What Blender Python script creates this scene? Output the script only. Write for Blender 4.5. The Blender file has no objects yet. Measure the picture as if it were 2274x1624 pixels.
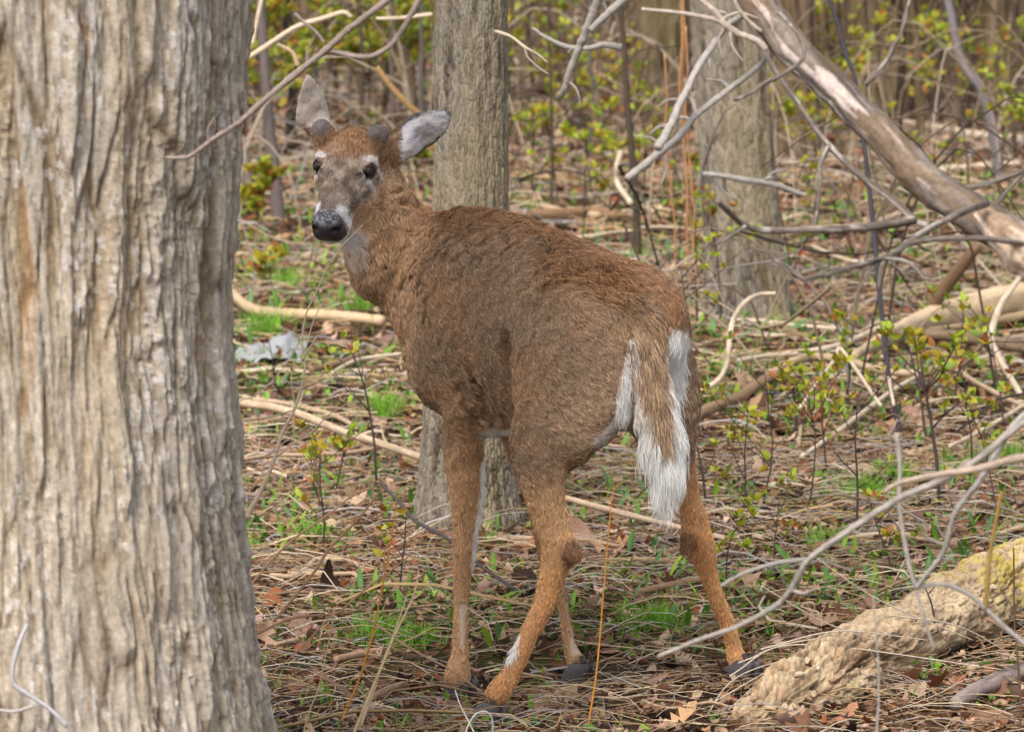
import bpy, math, random
import numpy as np
from mathutils import Vector, Matrix, Euler

sc = bpy.context.scene
COL = sc.collection
rnd = random.Random(7)
RG = np.random.default_rng(11)

# ------------------------------------------------------------------ camera
F_PX = 8960.0            # focal length in units where the picture is 2273 wide
W_PX, H_PX = 2273.0, 1624.0
CAM_H = 1.5
HORIZON = -130.0
PITCH = math.atan((H_PX / 2 - HORIZON) / F_PX)
cam_data = bpy.data.cameras.new('camera')
cam_data.sensor_width = 36.0
cam_data.lens = F_PX / W_PX * 36.0
cam_data.clip_start = 0.1
cam_data.clip_end = 2000.0
cam_data.dof.use_dof = True
cam_data.dof.focus_distance = 8.05
cam_data.dof.aperture_fstop = 11.0
cam = bpy.data.objects.new('camera', cam_data)
cam.location = (0, 0, CAM_H)
cam.rotation_euler = (math.pi / 2 - PITCH, 0, 0)
COL.objects.link(cam)
sc.camera = cam

# ------------------------------------------------------------------ sky and sun (overcast)
SUN_EL, SUN_AZ = math.radians(48), math.radians(202)      # azimuth clockwise from +Y
world = bpy.data.worlds.new('World')
sc.world = world
world.use_nodes = True
wn = world.node_tree
wn.nodes.clear()
sky = wn.nodes.new('ShaderNodeTexSky')
sky.sky_type = 'NISHITA'
sky.sun_disc = False
sky.sun_elevation = SUN_EL
sky.sun_rotation = SUN_AZ
sky.air_density = 1.0
sky.dust_density = 3.0
hs = wn.nodes.new('ShaderNodeHueSaturation')
hs.inputs['Saturation'].default_value = 0.42
bg = wn.nodes.new('ShaderNodeBackground')
bg.inputs['Strength'].default_value = 0.125
wo = wn.nodes.new('ShaderNodeOutputWorld')
wn.links.new(sky.outputs[0], hs.inputs['Color'])
wn.links.new(hs.outputs[0], bg.inputs[0])
wn.links.new(bg.outputs[0], wo.inputs[0])
sun_data = bpy.data.lights.new('sun', 'SUN')
sun_data.energy = 1.5
sun_data.angle = math.radians(18)
sun_data.color = (1.0, 0.965, 0.92)
sun = bpy.data.objects.new('sun', sun_data)
sd = Vector((math.sin(SUN_AZ) * math.cos(SUN_EL), math.cos(SUN_AZ) * math.cos(SUN_EL), math.sin(SUN_EL)))
sun.rotation_euler = sd.to_track_quat('Z', 'Y').to_euler()
COL.objects.link(sun)
vs = sc.view_settings
vs.view_transform = 'Standard'
vs.look = 'None'
vs.exposure = 0.95
vs.gamma = 1.0
vs.use_curve_mapping = False

# ------------------------------------------------------------------ helpers
CP, SP = math.cos(PITCH), math.sin(PITCH)


def P(u, v, d):
    """World point at depth y = d metres whose picture position is (u, v) on the 2273 x 1624 grid."""
    a = (u - W_PX / 2) / F_PX
    b = (H_PX / 2 - v) / F_PX
    ry, rz = CP + b * SP, -SP + b * CP
    t = d / ry
    return np.array((a * t, d, CAM_H + rz * t))


def S(d):
    """metres per picture unit at depth d"""
    return d / F_PX


def G(u, v, dz=0.0):
    """ground point seen at (u, v)"""
    d = 10.0
    for _ in range(12):
        b = (H_PX / 2 - v) / F_PX
        ry, rz = CP + b * SP, -SP + b * CP
        x = (u - W_PX / 2) / F_PX / ry * d
        z = float(ground_z(np.array([x]), np.array([d]))[0]) + dz
        d = (z - CAM_H) / rz * ry
    return np.array(((u - W_PX / 2) / F_PX / ry * d, d, z))


def _hash(ix, iy, iz, seed):
    h = (ix.astype(np.uint32) * np.uint32(374761393) + iy.astype(np.uint32) * np.uint32(668265263)
         + iz.astype(np.uint32) * np.uint32(2147483647 - 1013) + np.uint32(seed * 974711 + 13))
    h = (h ^ (h >> np.uint32(13))) * np.uint32(1274126177)
    h = (h ^ (h >> np.uint32(16))) * np.uint32(2246822519)
    return ((h ^ (h >> np.uint32(15))) & np.uint32(0xFFFFFF)).astype(np.float32) / np.float32(0xFFFFFF)


def noise(x, y, z=None, seed=0):
    """value noise, -1..1"""
    x = np.asarray(x, np.float32)
    y = np.asarray(y, np.float32)
    z = np.zeros_like(x) if z is None else np.asarray(z, np.float32)
    fx, fy, fz = np.floor(x), np.floor(y), np.floor(z)
    ix, iy, iz = fx.astype(np.int64), fy.astype(np.int64), fz.astype(np.int64)
    tx, ty, tz = x - fx, y - fy, z - fz
    tx, ty, tz = [t * t * t * (t * (t * 6 - 15) + 10) for t in (tx, ty, tz)]
    r = 0
    for dx in (0, 1):
        wx = tx if dx else 1 - tx
        for dy in (0, 1):
            wy = ty if dy else 1 - ty
            for dz in (0, 1):
                wz = tz if dz else 1 - tz
                r = r + _hash(ix + dx, iy + dy, iz + dz, seed) * wx * wy * wz
    return r * 2 - 1


def fbm(x, y, z=None, octs=4, seed=0, gain=0.5, lac=2.03):
    x = np.asarray(x, np.float32)
    y = np.asarray(y, np.float32)
    z = np.zeros_like(x) if z is None else np.asarray(z, np.float32)
    a, s, r = 1.0, 0.0, 0
    for o in range(octs):
        r = r + a * noise(x, y, z, seed + o * 17)
        s += a
        a *= gain
        x, y, z = x * lac + 3.1, y * lac + 7.7, z * lac + 1.3
    return r / s * 1.6


def cells(x, y, seed=0, jitter=0.9):
    """2D voronoi: F1, F2 and a random value per cell"""
    fx, fy = np.floor(x), np.floor(y)
    f1 = np.full(x.shape, 9.0, np.float32)
    f2 = f1.copy()
    val = np.zeros(x.shape, np.float32)
    ox, oy = np.zeros_like(f1), np.zeros_like(f1)
    zz = np.zeros_like(fx).astype(np.int64)
    for dx in (-1, 0, 1):
        for dy in (-1, 0, 1):
            cx, cy = (fx + dx), (fy + dy)
            ix, iy = cx.astype(np.int64), cy.astype(np.int64)
            px = cx + 0.5 + (_hash(ix, iy, zz, seed + 1) - 0.5) * jitter
            py = cy + 0.5 + (_hash(ix, iy, zz, seed + 2) - 0.5) * jitter
            d = np.hypot(px - x, py - y)
            v = _hash(ix, iy, zz, seed + 3)
            closer = d < f1
            f2 = np.where(closer, f1, np.minimum(f2, d))
            val = np.where(closer, v, val)
            ox = np.where(closer, x - px, ox)
            oy = np.where(closer, y - py, oy)
            f1 = np.where(closer, d, f1)
    return f1, f2, val, ox, oy


def sstep(a, b, x):
    t = np.clip((x - a) / (b - a), 0, 1)
    return t * t * (3 - 2 * t)


def lin(r, g, b):
    """sRGB 0..255 -> linear"""
    out = []
    for c in (r, g, b):
        c /= 255.0
        out.append(c / 12.92 if c <= 0.04045 else ((c + 0.055) / 1.055) ** 2.4)
    return np.array(out, np.float32)


def mesh_data(name, verts, faces, mat=None, cols=None, smooth=True, extra=None):
    """faces: array (n,3) or (n,4), or a list of such arrays. cols: per-vertex linear rgb."""
    verts = np.ascontiguousarray(np.asarray(verts, np.float32).reshape(-1, 3))
    if not isinstance(faces, list):
        faces = [faces]
    faces = [np.asarray(f, np.int32) for f in faces if len(f)]
    me = bpy.data.meshes.new(name)
    me.vertices.add(len(verts))
    me.vertices.foreach_set('co', verts.ravel())
    tot = np.concatenate([np.full(len(f), f.shape[1], np.int32) for f in faces])
    loops = np.concatenate([f.ravel() for f in faces])
    starts = np.concatenate(([0], np.cumsum(tot)[:-1])).astype(np.int32)
    me.loops.add(len(loops))
    me.loops.foreach_set('vertex_index', loops)
    me.polygons.add(len(tot))
    me.polygons.foreach_set('loop_start', starts)
    try:
        me.polygons.foreach_set('loop_total', tot)
    except Exception:
        pass
    me.polygons.foreach_set('use_smooth', np.full(len(tot), bool(smooth)))
    if cols is not None:
        ca = me.color_attributes.new('Col', 'FLOAT_COLOR', 'POINT')
        c4 = np.ones((len(verts), 4), np.float32)
        c4[:, :3] = np.clip(cols, 0, 1)
        ca.data.foreach_set('color', c4.ravel())
    if extra:
        for k, v in extra.items():
            at = me.attributes.new(k, 'FLOAT', 'POINT')
            at.data.foreach_set('value', np.asarray(v, np.float32))
    me.update(calc_edges=True)
    me.validate()
    if mat:
        me.materials.append(mat)
    return me


def obj(name, me, parent=None, label=None, cat=None, group=None, kind=None, loc=None):
    o = bpy.data.objects.new(name, me)
    COL.objects.link(o)
    if parent is not None:
        o.parent = parent
    if loc is not None:
        o.location = loc
    for k, v in (('label', label), ('category', cat), ('group', group), ('kind', kind)):
        if v:
            o[k] = v
    return o


def thing(name, label, cat, loc=(0, 0, 0), group=None):
    return obj(name, None, None, label, cat, group, None, loc)


def local(me_verts, loc):
    return np.asarray(me_verts) - np.asarray(loc)


def node_mat(name):
    m = bpy.data.materials.new(name)
    m.use_nodes = True
    nt = m.node_tree
    nt.nodes.clear()
    out = nt.nodes.new('ShaderNodeOutputMaterial')
    b = nt.nodes.new('ShaderNodeBsdfPrincipled')
    nt.links.new(b.outputs[0], out.inputs[0])
    return m, nt, b


def vc_mat(name, rough=0.85, spec=0.25, var=0.35, scale=60.0, bump=0.0, bscale=200.0, stretch=(1, 1, 1),
           transl=0.0, bdist=0.004, hue2=None):
    """vertex-colour material with fine procedural mottling, optional bump and leaf translucency"""
    m, nt, b = node_mat(name)
    N, L = nt.nodes, nt.links
    at = N.new('ShaderNodeAttribute')
    at.attribute_name = 'Col'
    tc = N.new('ShaderNodeTexCoord')
    mp = N.new('ShaderNodeMapping')
    mp.inputs['Scale'].default_value = stretch
    L.new(tc.outputs['Object'], mp.inputs[0])
    nz = N.new('ShaderNodeTexNoise')
    nz.inputs['Scale'].default_value = scale
    nz.inputs['Detail'].default_value = 6
    nz.inputs['Roughness'].default_value = 0.65
    L.new(mp.outputs[0], nz.inputs['Vector'])
    mr = N.new('ShaderNodeMapRange')
    mr.inputs['From Min'].default_value = 0.25
    mr.inputs['From Max'].default_value = 0.75
    mr.inputs['To Min'].default_value = 1 - var
    mr.inputs['To Max'].default_value = 1 + var
    L.new(nz.outputs['Fac'], mr.inputs['Value'])
    mul = N.new('ShaderNodeMix')
    mul.data_type = 'RGBA'
    mul.blend_type = 'MULTIPLY'
    mul.inputs[0].default_value = 1.0
    L.new(at.outputs['Color'], mul.inputs[6])
    cmb = N.new('ShaderNodeCombineColor')
    for i in range(3):
        L.new(mr.outputs[0], cmb.inputs[i])
    L.new(cmb.outputs[0], mul.inputs[7])
    L.new(mul.outputs[2], b.inputs['Base Color'])
    b.inputs['Roughness'].default_value = rough
    b.inputs['Specular IOR Level'].default_value = spec
    if bump:
        n2 = N.new('ShaderNodeTexNoise')
        n2.inputs['Scale'].default_value = bscale
        n2.inputs['Detail'].default_value = 5
        n2.inputs['Roughness'].default_value = 0.7
        L.new(mp.outputs[0], n2.inputs['Vector'])
        bp = N.new('ShaderNodeBump')
        bp.inputs['Strength'].default_value = bump
        bp.inputs['Distance'].default_value = bdist
        L.new(n2.outputs['Fac'], bp.inputs['Height'])
        L.new(bp.outputs[0], b.inputs['Normal'])
    if transl:
        out = [n for n in N if n.type == 'OUTPUT_MATERIAL'][0]
        tr = N.new('ShaderNodeBsdfTranslucent')
        L.new(mul.outputs[2], tr.inputs[0])
        mx = N.new('ShaderNodeMixShader')
        mx.inputs[0].default_value = transl
        L.new(b.outputs[0], mx.inputs[1])
        L.new(tr.outputs[0], mx.inputs[2])
        L.new(mx.outputs[0], out.inputs[0])
    return m


def unit(v):
    v = np.asarray(v, float)
    return v / (np.linalg.norm(v) + 1e-12)


def spline(pts, n):
    """Catmull-Rom through pts (k, m), n samples"""
    pts = np.asarray(pts, float)
    k = len(pts)
    if k < 3:
        t = np.linspace(0, 1, n)[:, None]
        return pts[0] * (1 - t) + pts[-1] * t
    ext = np.vstack([2 * pts[0] - pts[1], pts, 2 * pts[-1] - pts[-2]])
    tt = np.linspace(0, k - 1 - 1e-9, n)
    i = np.floor(tt).astype(int)
    t = (tt - i)[:, None]
    p0, p1, p2, p3 = ext[i], ext[i + 1], ext[i + 2], ext[i + 3]
    return 0.5 * (2 * p1 + (p2 - p0) * t + (2 * p0 - 5 * p1 + 4 * p2 - p3) * t ** 2 + (3 * p1 - p0 - 3 * p2 + p3) * t ** 3)


def tube(pts, rad, sides=8, cap=True, rough=0.0, seed=0, freq=30.0):
    """verts, quads of a tube along pts with radii rad"""
    pts = np.asarray(pts, float)
    rad = np.broadcast_to(np.asarray(rad, float), (len(pts),))
    T = np.gradient(pts, axis=0)
    T /= np.linalg.norm(T, axis=1)[:, None] + 1e-12
    up = np.array((0.0, 0.0, 1.0))
    if abs(T[0] @ up) > 0.9:
        up = np.array((0.0, 1.0, 0.0))
    Nn = np.zeros_like(T)
    n = unit(np.cross(T[0], up))
    for i in range(len(T)):
        n = n - (n @ T[i]) * T[i]
        n = unit(n)
        Nn[i] = n
    B = np.cross(T, Nn)
    a = np.linspace(0, 2 * np.pi, sides, endpoint=False)
    ring = np.cos(a)[None, :, None] * Nn[:, None, :] + np.sin(a)[None, :, None] * B[:, None, :]
    r = rad[:, None] * np.ones((1, sides))
    if rough:
        q = pts[:, None, :] + ring * rad[:, None, None]
        r = r * (1 + rough * fbm(q[..., 0] * freq, q[..., 1] * freq, q[..., 2] * freq, 3, seed))
    V = pts[:, None, :] + ring * r[..., None]
    m = len(pts)
    V = V.reshape(-1, 3)
    i = np.arange(m - 1)[:, None] * sides
    j = np.arange(sides)[None, :]
    jn = (j + 1) % sides
    Q = np.stack([i + j, i + jn, i + sides + jn, i + sides + j], -1).reshape(-1, 4)
    faces = [Q]
    if cap:
        V = np.vstack([V, pts[0], pts[-1]])
        c0, c1 = len(V) - 2, len(V) - 1
        jj = np.arange(sides)
        faces.append(np.concatenate([np.stack([np.full(sides, c0), (jj + 1) % sides, jj], -1),
                                     np.stack([np.full(sides, c1), (m - 1) * sides + jj, (m - 1) * sides + (jj + 1) % sides], -1)]))
    return V, faces


class Acc:
    """accumulates many small pieces into one mesh"""
    def __init__(self):
        self.v, self.f, self.c, self.n = [], {}, [], 0

    def add(self, V, faces, col):
        V = np.asarray(V).reshape(-1, 3)
        if not isinstance(faces, list):
            faces = [faces]
        for f in faces:
            f = np.asarray(f)
            self.f.setdefault(f.shape[1], []).append(f + self.n)
        col = np.asarray(col, np.float32)
        self.c.append(np.broadcast_to(col, (len(V), 3)))
        self.v.append(V)
        self.n += len(V)

    def mesh(self, name, mat, smooth=True, loc=None):
        V = np.vstack(self.v)
        if loc is not None:
            V = V - np.asarray(loc)
        return mesh_data(name, V, [np.concatenate(x) for x in self.f.values()], mat, np.vstack(self.c), smooth)
# ------------------------------------------------------------------ ground
HOOF = {'FL': (1018, 1556, 8.22), 'FR': (1283, 1521, 8.38), 'HL': (1082, 1614, 7.75), 'HR': (1643, 1518, 8.05)}
BUMPS = []
for _k, (_u, _v, _d) in HOOF.items():
    _p = P(_u, _v, _d)
    BUMPS.append((_p[0], _p[1], _p[2]))
_bp = np.array(BUMPS)


def _rbf(x, y):
    s2 = 2 * 0.22 ** 2
    return np.exp(-((x[..., None] - _bp[:, 0]) ** 2 + (y[..., None] - _bp[:, 1]) ** 2) / s2)


_wts = np.linalg.solve(_rbf(_bp[:, 0], _bp[:, 1]), _bp[:, 2])


def _broad(x, y):
    far = sstep(9.5, 16, y)
    return 0.05 * fbm(x * 0.5, y * 0.5, None, 3, 5) * far + 0.25 * fbm(x * 0.08, y * 0.08, None, 2, 9) * sstep(18, 60, y)


_tx, _ty = np.arange(-24, 24.01, 0.2), np.arange(2, 142.01, 0.2)
_tab = _broad(*np.meshgrid(_tx, _ty, indexing='ij'))


def ground_z(x, y):
    x = np.asarray(x, float)
    y = np.asarray(y, float)
    if x.size == 1:                      # quick look-up for single points
        xx, yy = float(x.reshape(-1)[0]), float(y.reshape(-1)[0])
        fi, fj = min(max((xx + 24) / .2, 0), len(_tx) - 1.001), min(max((yy - 2) / .2, 0), len(_ty) - 1.001)
        i, j = int(fi), int(fj)
        a, b = fi - i, fj - j
        g = (_tab[i, j] * (1 - b) + _tab[i, j + 1] * b) * (1 - a) + (_tab[i + 1, j] * (1 - b) + _tab[i + 1, j + 1] * b) * a
        for (bx, by, _), w in zip(BUMPS, _wts):
            q = (xx - bx) ** 2 + (yy - by) ** 2
            if q < 2:
                g += w * math.exp(-q / (2 * 0.22 ** 2))
        return np.array([g])
    return _broad(x, y) + _rbf(x, y) @ _wts
# ------------------------------------------------------------------ materials
M_GROUND = vc_mat('soil', 0.95, 0.1, 0.5, 24, 0.9, 60, bdist=0.02)
M_LITTER = vc_mat('dry_leaf', 0.8, 0.2, 0.25, 140, 0.35, 300, transl=0.12)
M_STRAW = vc_mat('straw', 0.7, 0.25, 0.2, 90)
M_GREEN = vc_mat('green_leaf', 0.5, 0.35, 0.22, 160, transl=0.3)
M_BARK = vc_mat('bark', 0.92, 0.12, 0.30, 130, 0.6, 420, bdist=0.004)
M_BARKF = vc_mat('bark_far', 0.92, 0.12, 0.45, 16, 0.8, 40, (3, 3, 0.5), bdist=0.03)
M_WOOD = vc_mat('dead_wood', 0.85, 0.15, 0.28, 110, 0.5, 300, bdist=0.003)
M_TWIG = vc_mat('twig_bark', 0.95, 0.05, 0.2, 200)


def grid_faces(n, m, wrap=False):
    """quads of an n x m vertex grid (index i*m+j); wrap joins j=m-1 to j=0"""
    i = np.arange(n - 1)[:, None]
    j = np.arange(m if wrap else m - 1)[None, :]
    jn = (j + 1) % m
    return np.stack([i * m + j, (i + 1) * m + j, (i + 1) * m + jn, i * m + jn], -1).reshape(-1, 4)


# ------------------------------------------------------------------ ground sheet
def litter_tint(x, y):
    a = fbm(x * 2.2, y * 2.2, None, 4, 61)
    b = fbm(x * 14, y * 14, None, 3, 62)
    c = lin(58, 44, 34) + (lin(112, 86, 66) - lin(58, 44, 34)) * sstep(-0.6, 0.7, a + 0.6 * b)[..., None]
    far = sstep(14, 34, y)[..., None]
    c = c + (lin(98, 80, 62) - c) * far * 0.7
    g = sstep(0.2, 0.7, fbm(x * 0.8, y * 0.8, None, 3, 67)) * 0.35
    return c + (lin(104, 110, 62) - c) * g[..., None]


def build_ground():
    ys = np.concatenate([np.arange(2.0, 7.0, 0.25), np.arange(7.0, 12.5, 0.03), np.arange(12.5, 24, 0.09), np.geomspace(24, 420, 60)])
    u = np.linspace(-1, 1, 181)
    X = u[None, :] * (2.2 + ys[:, None] * 0.24) * (0.35 + 0.65 * np.abs(u[None, :]))
    Y = np.repeat(ys[:, None], 181, 1)
    Z = ground_z(X, Y)
    Z = Z + 0.007 * fbm(X * 12, Y * 12, None, 3, 71) - 0.004
    V = np.stack([X, Y, Z], -1).reshape(-1, 3)
    F = grid_faces(len(ys), 181)[:, ::-1]
    obj('ground', mesh_data('ground', V, F, M_GROUND, litter_tint(X, Y).reshape(-1, 3)), kind='structure')


build_ground()


# ------------------------------------------------------------------ scattered pieces
def leaf_template(kind, curl, seed):
    """outline and folded surface of one dead or green leaf, length 1 along +x"""
    r = random.Random(seed)
    if kind == 'oak':
        pr = [(0, .02), (.12, .10), (.22, .24), (.30, .10), (.42, .34), (.52, .13), (.64, .36), (.74, .14), (.86, .20), (1.0, .0)]
    elif kind == 'round':
        pr = [(0, .0), (.15, .18), (.35, .32), (.6, .34), (.82, .22), (1.0, .0)]
    else:
        pr = [(0, .03), (.2, .09), (.5, .13), (.8, .08), (1.0, .0)]
    n = len(pr)
    V, c1, c2 = [], r.uniform(-1, 1) * curl, r.uniform(0.3, 1.2) * curl
    for x, w in pr:
        zz = c2 * (x - 0.5) ** 2 * 1.4
        V += [(x - 0.5, -w, zz + w * abs(c1) * 1.1 + r.uniform(-.05, .05) * curl), (x - 0.5, 0, zz), (x - 0.5, w, zz + w * c1 * 1.1 + r.uniform(-.05, .05) * curl)]
    F = []
    for i in range(n - 1):
        a = i * 3
        F += [(a, a + 3, a + 4, a + 1), (a + 1, a + 4, a + 5, a + 2)]
    return np.array(V), np.array(F)


def rot_mats(yaw, pitch, roll):
    cy, sy, cp, sp, cr, sr = np.cos(yaw), np.sin(yaw), np.cos(pitch), np.sin(pitch), np.cos(roll), np.sin(roll)
    R = np.empty((len(yaw), 3, 3))
    R[:, 0, 0], R[:, 0, 1], R[:, 0, 2] = cy * cp, cy * sp * sr - sy * cr, cy * sp * cr + sy * sr
    R[:, 1, 0], R[:, 1, 1], R[:, 1, 2] = sy * cp, sy * sp * sr + cy * cr, sy * sp * cr - cy * sr
    R[:, 2, 0], R[:, 2, 1], R[:, 2, 2] = -sp, cp * sr, cp * cr
    return R


def scatter(acc, T, F, pos, R, size, cols):
    """place template T at many positions"""
    n = len(pos)
    V = np.einsum('nij,vj->nvi', R, T) * size[:, None, None] + pos[:, None, :]
    k = len(T)
    FF = (F[None, :, :] + (np.arange(n) * k)[:, None, None]).reshape(-1, F.shape[1])
    acc.add(V.reshape(-1, 3), FF, np.repeat(cols, k, axis=0))


def field_points(n, d0, d1, spread=1.15, power=1.0):
    """random ground points in the part of the wood the picture looks at, from depth d0 to d1"""
    y = np.sqrt(RG.uniform(d0 ** 2, d1 ** 2, n)) if power == 1.0 else d0 + (d1 - d0) * RG.random(n) ** power
    x = RG.uniform(-1, 1, n) * (y * 0.127 * spread + 0.25)
    return x, y


DRY = np.array([lin(*c) for c in ((170, 134, 112), (150, 110, 86), (192, 158, 132), (116, 80, 58), (84, 58, 42), (176, 136, 100), (140, 112, 98), (206, 174, 146), (146, 86, 56), (96, 64, 46), (62, 46, 36))])
STRAW = np.array([lin(*c) for c in ((214, 190, 156), (190, 162, 126), (170, 138, 104), (228, 210, 182), (150, 120, 92), (200, 166, 118), (188, 178, 172))])
GREEN = np.array([lin(*c) for c in ((108, 152, 46), (126, 166, 52), (92, 136, 62), (146, 176, 48), (104, 144, 84))])


def build_litter():
    acc = Acc()
    for (n, d0, d1, s0, s1, lift) in ((20000, 7.0, 12.0, .012, .036, .016), (15000, 12, 20, .022, .062, .016), (15000, 20, 42, .06, .13, .02), (7000, 42, 110, .14, .35, .03), (14000, 7.01, 32, .04, .11, .02)):
        for k in range(6):
            T, F = leaf_template(('oak', 'round', 'oak', 'lance', 'round', 'oak')[k], 0.9, k)
            if d0 > 15:
                T, F = leaf_template(('round', 'lance')[k % 2], 0.9, k)
            m = n // 6
            x, y = field_points(m, d0, d1, 4.2 if d0 == 7.01 else 1.15)
            z = ground_z(x, y) + RG.uniform(0.0, 1, m) ** 2 * lift + 0.002
            R = rot_mats(RG.uniform(0, 6.28, m), RG.normal(0, .42, m), RG.normal(0, .48, m))
            ci = RG.integers(0, len(DRY), m)
            cols = DRY[ci] * RG.uniform(0.7, 1.15, m)[:, None]
            scatter(acc, T, F, np.stack([x, y, z], -1), R, RG.uniform(s0, s1, m), cols)
    obj('leaf_litter', acc.mesh('leaf_litter', M_LITTER, True), kind='stuff', label='brown dead leaves covering the woodland floor')
    # straw and fine twigs
    acc = Acc()
    for (n, d0, d1, l0, l1, w, lift) in ((8500, 7.0, 12.0, .04, .36, .0010, .022), (6000, 12, 20, .08, .42, .0020, .02), (3600, 20, 45, .2, .8, .004, .03), (1500, 45, 110, .4, 1.6, .012, .06), (4500, 7.01, 30, .1, .6, .003, .03)):
        for k in range(5):
            m = n // 5
            seg = 4
            t = np.linspace(0, 1, seg + 1)
            bend = RG.uniform(-0.25, 0.25)
            up = RG.uniform(0.0, 0.16)
            cx, cyy, cz = t - 0.5, bend * np.sin(t * np.pi) + 0.05 * np.sin(t * 7 + k), up * np.sin(t * np.pi)
            T, F = [], []
            for i in range(seg + 1):
                for a in range(3):
                    T.append((cx[i], cyy[i], cz[i], math.cos(a * 2.094), math.sin(a * 2.094)))
            T = np.array(T)
            for i in range(seg):
                for a in range(3):
                    F.append((i * 3 + a, i * 3 + (a + 1) % 3, (i + 1) * 3 + (a + 1) % 3, (i + 1) * 3 + a))
            F = np.array(F)
            L = RG.uniform(l0, l1, m) * RG.uniform(0.5, 1, m)
            W = w * RG.uniform(0.5, 1.6, m)
            x, y = field_points(m, d0, d1, 4.2 if d0 == 7.01 else 1.15)
            # most lie across the slope, a few stick up
            yaw = np.where(RG.random(m) < 0.6, RG.normal(0, 0.5, m), RG.uniform(0, 3.14, m))
            pit = np.abs(RG.normal(0, 0.10, m)) * np.where(RG.random(m) < .5, 1, -1)
            R = rot_mats(yaw, pit, RG.normal(0, .5, m))
            P3 = np.einsum('nij,vj->nvi', R, T[:, :3]) * L[:, None, None]
            cs = np.einsum('nij,vj->nvi', R, np.stack([0 * T[:, 3], T[:, 3], T[:, 4]], -1)) * W[:, None, None]
            z = ground_z(x, y) + RG.uniform(0.002, 1, m) ** 1.5 * lift + np.abs(np.sin(pit)) * L * 0.5 * RG.random(m)
            V = P3 + cs + np.stack([x, y, z], -1)[:, None, :]
            FF = (F[None] + (np.arange(m) * len(T))[:, None, None]).reshape(-1, 4)
            cols = STRAW[RG.integers(0, len(STRAW), m)] * RG.uniform(0.6, 1.1, m)[:, None]
            acc.add(V.reshape(-1, 3), FF, np.repeat(cols, len(T), axis=0))
    obj('straw_litter', acc.mesh('straw_litter', M_STRAW, True), kind='stuff', label='pale dry straw and thin twigs strewn over the leaves')


build_litter()


MARKS = [((1018, 1556), 'the near fore hoof'), ((1283, 1521), 'the far fore hoof'), ((1082, 1614), 'the nearest hind hoof'), ((1643, 1518), 'the far hind hoof'),
         ((640, 1560), 'the foot of the big trunk'), ((845, 1425), 'the bright grass tuft by the big trunk'), ((1455, 1395), 'the grass tuft between the hind legs'),
         ((1515, 1600), 'the pale oak leaf'), ((1850, 1540), 'the rotten log'), ((2150, 1300), 'the yellow end of the log'), ((1060, 1190), 'the tree behind the deer'),
         ((640, 1260), 'the knobby stick'), ((868, 1530), 'the broken stick'), ((1480, 1300), 'the brown log piece'), ((1240, 1110), 'the long barked stick'),
         ((700, 950), 'the start of the long barked stick'), ((640, 700), 'the barkless pole'), ((600, 790), 'the crumpled paper'), ((1640, 880), 'the thick brown log'),
         ((1620, 760), 'the arched tan branch'), ((2040, 700), 'the driftwood log'), ((1910, 920), 'the bleached stick'), ((1640, 720), 'the second tree'), ((1416, 560), 'the dark slate pole'),
         ((1790, 1150), 'the reddish sapling'), ((2000, 965), 'the foot of the tall dark pole'), ((2180, 860), 'the jointed stick'), ((592, 1507), 'the slim slanting stem by the big trunk'), ((775, 1590), 'the orange grass stem at the left'), ((690, 1600), 'the thin tan stem'),
         ((600, 1395), 'the root of the crooked brown twig'), ((1310, 1600), 'the orange grass stem between the hind legs'), ((1180, 1560), 'the bent stick before the far fore hoof'),
         ((735, 1515), 'the dark short stick'), ((760, 1460), 'the flat bark piece'), ((700, 1350), 'the crooked brown twig'), ((905, 1400), 'the pale leaning grass stem'), ((720, 1240), 'the leafy sapling by the big trunk')]


def where(p):
    """plain words for where a ground point lies"""
    rz_ = p[2] - CAM_H
    t_ = CP * p[1] - SP * rz_
    u = W_PX / 2 + F_PX * p[0] / t_
    v = H_PX / 2 - F_PX * (SP * p[1] + CP * rz_) / t_
    (mu, mv), nm = min(MARKS, key=lambda m: (m[0][0] - u) ** 2 + (2 * (m[0][1] - v)) ** 2)
    du, dv = u - mu, v - mv
    near = 'just ' if math.hypot(du, dv) < 60 else ('' if math.hypot(du, dv) < 170 else 'far ')
    rel = ('right of' if du > 0 else 'left of') if abs(du) > abs(dv) * 1.3 else ('in front of' if dv > 0 else 'behind')
    return near + rel + ' ' + nm


def blade_template(h, w, lean, seed):
    """one upright lance-shaped shoot leaf"""
    r = random.Random(seed)
    V, F = [], []
    az = r.uniform(0, 6.28)
    d = np.array((math.cos(az), math.sin(az)))
    s = np.array((-d[1], d[0]))
    pr = [(0, .12), (.2, .5), (.45, 1.0), (.7, .8), (.9, .35), (1.0, .0)]
    for t, ww in pr:
        c = d * lean * t * t * h
        zz = h * t * (1 - 0.15 * lean * t)
        for q, fold in ((-1, .25), (0, 0), (1, .25)):
            p = c + s * q * ww * w * 0.5 - d * 0 + d * fold * ww * w * abs(q)
            V.append((p[0], p[1], zz))
    for i in range(len(pr) - 1):
        a = i * 3
        F += [(a, a + 1, a + 4, a + 3), (a + 1, a + 2, a + 5, a + 4)]
    return np.array(V), np.array(F)


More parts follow.
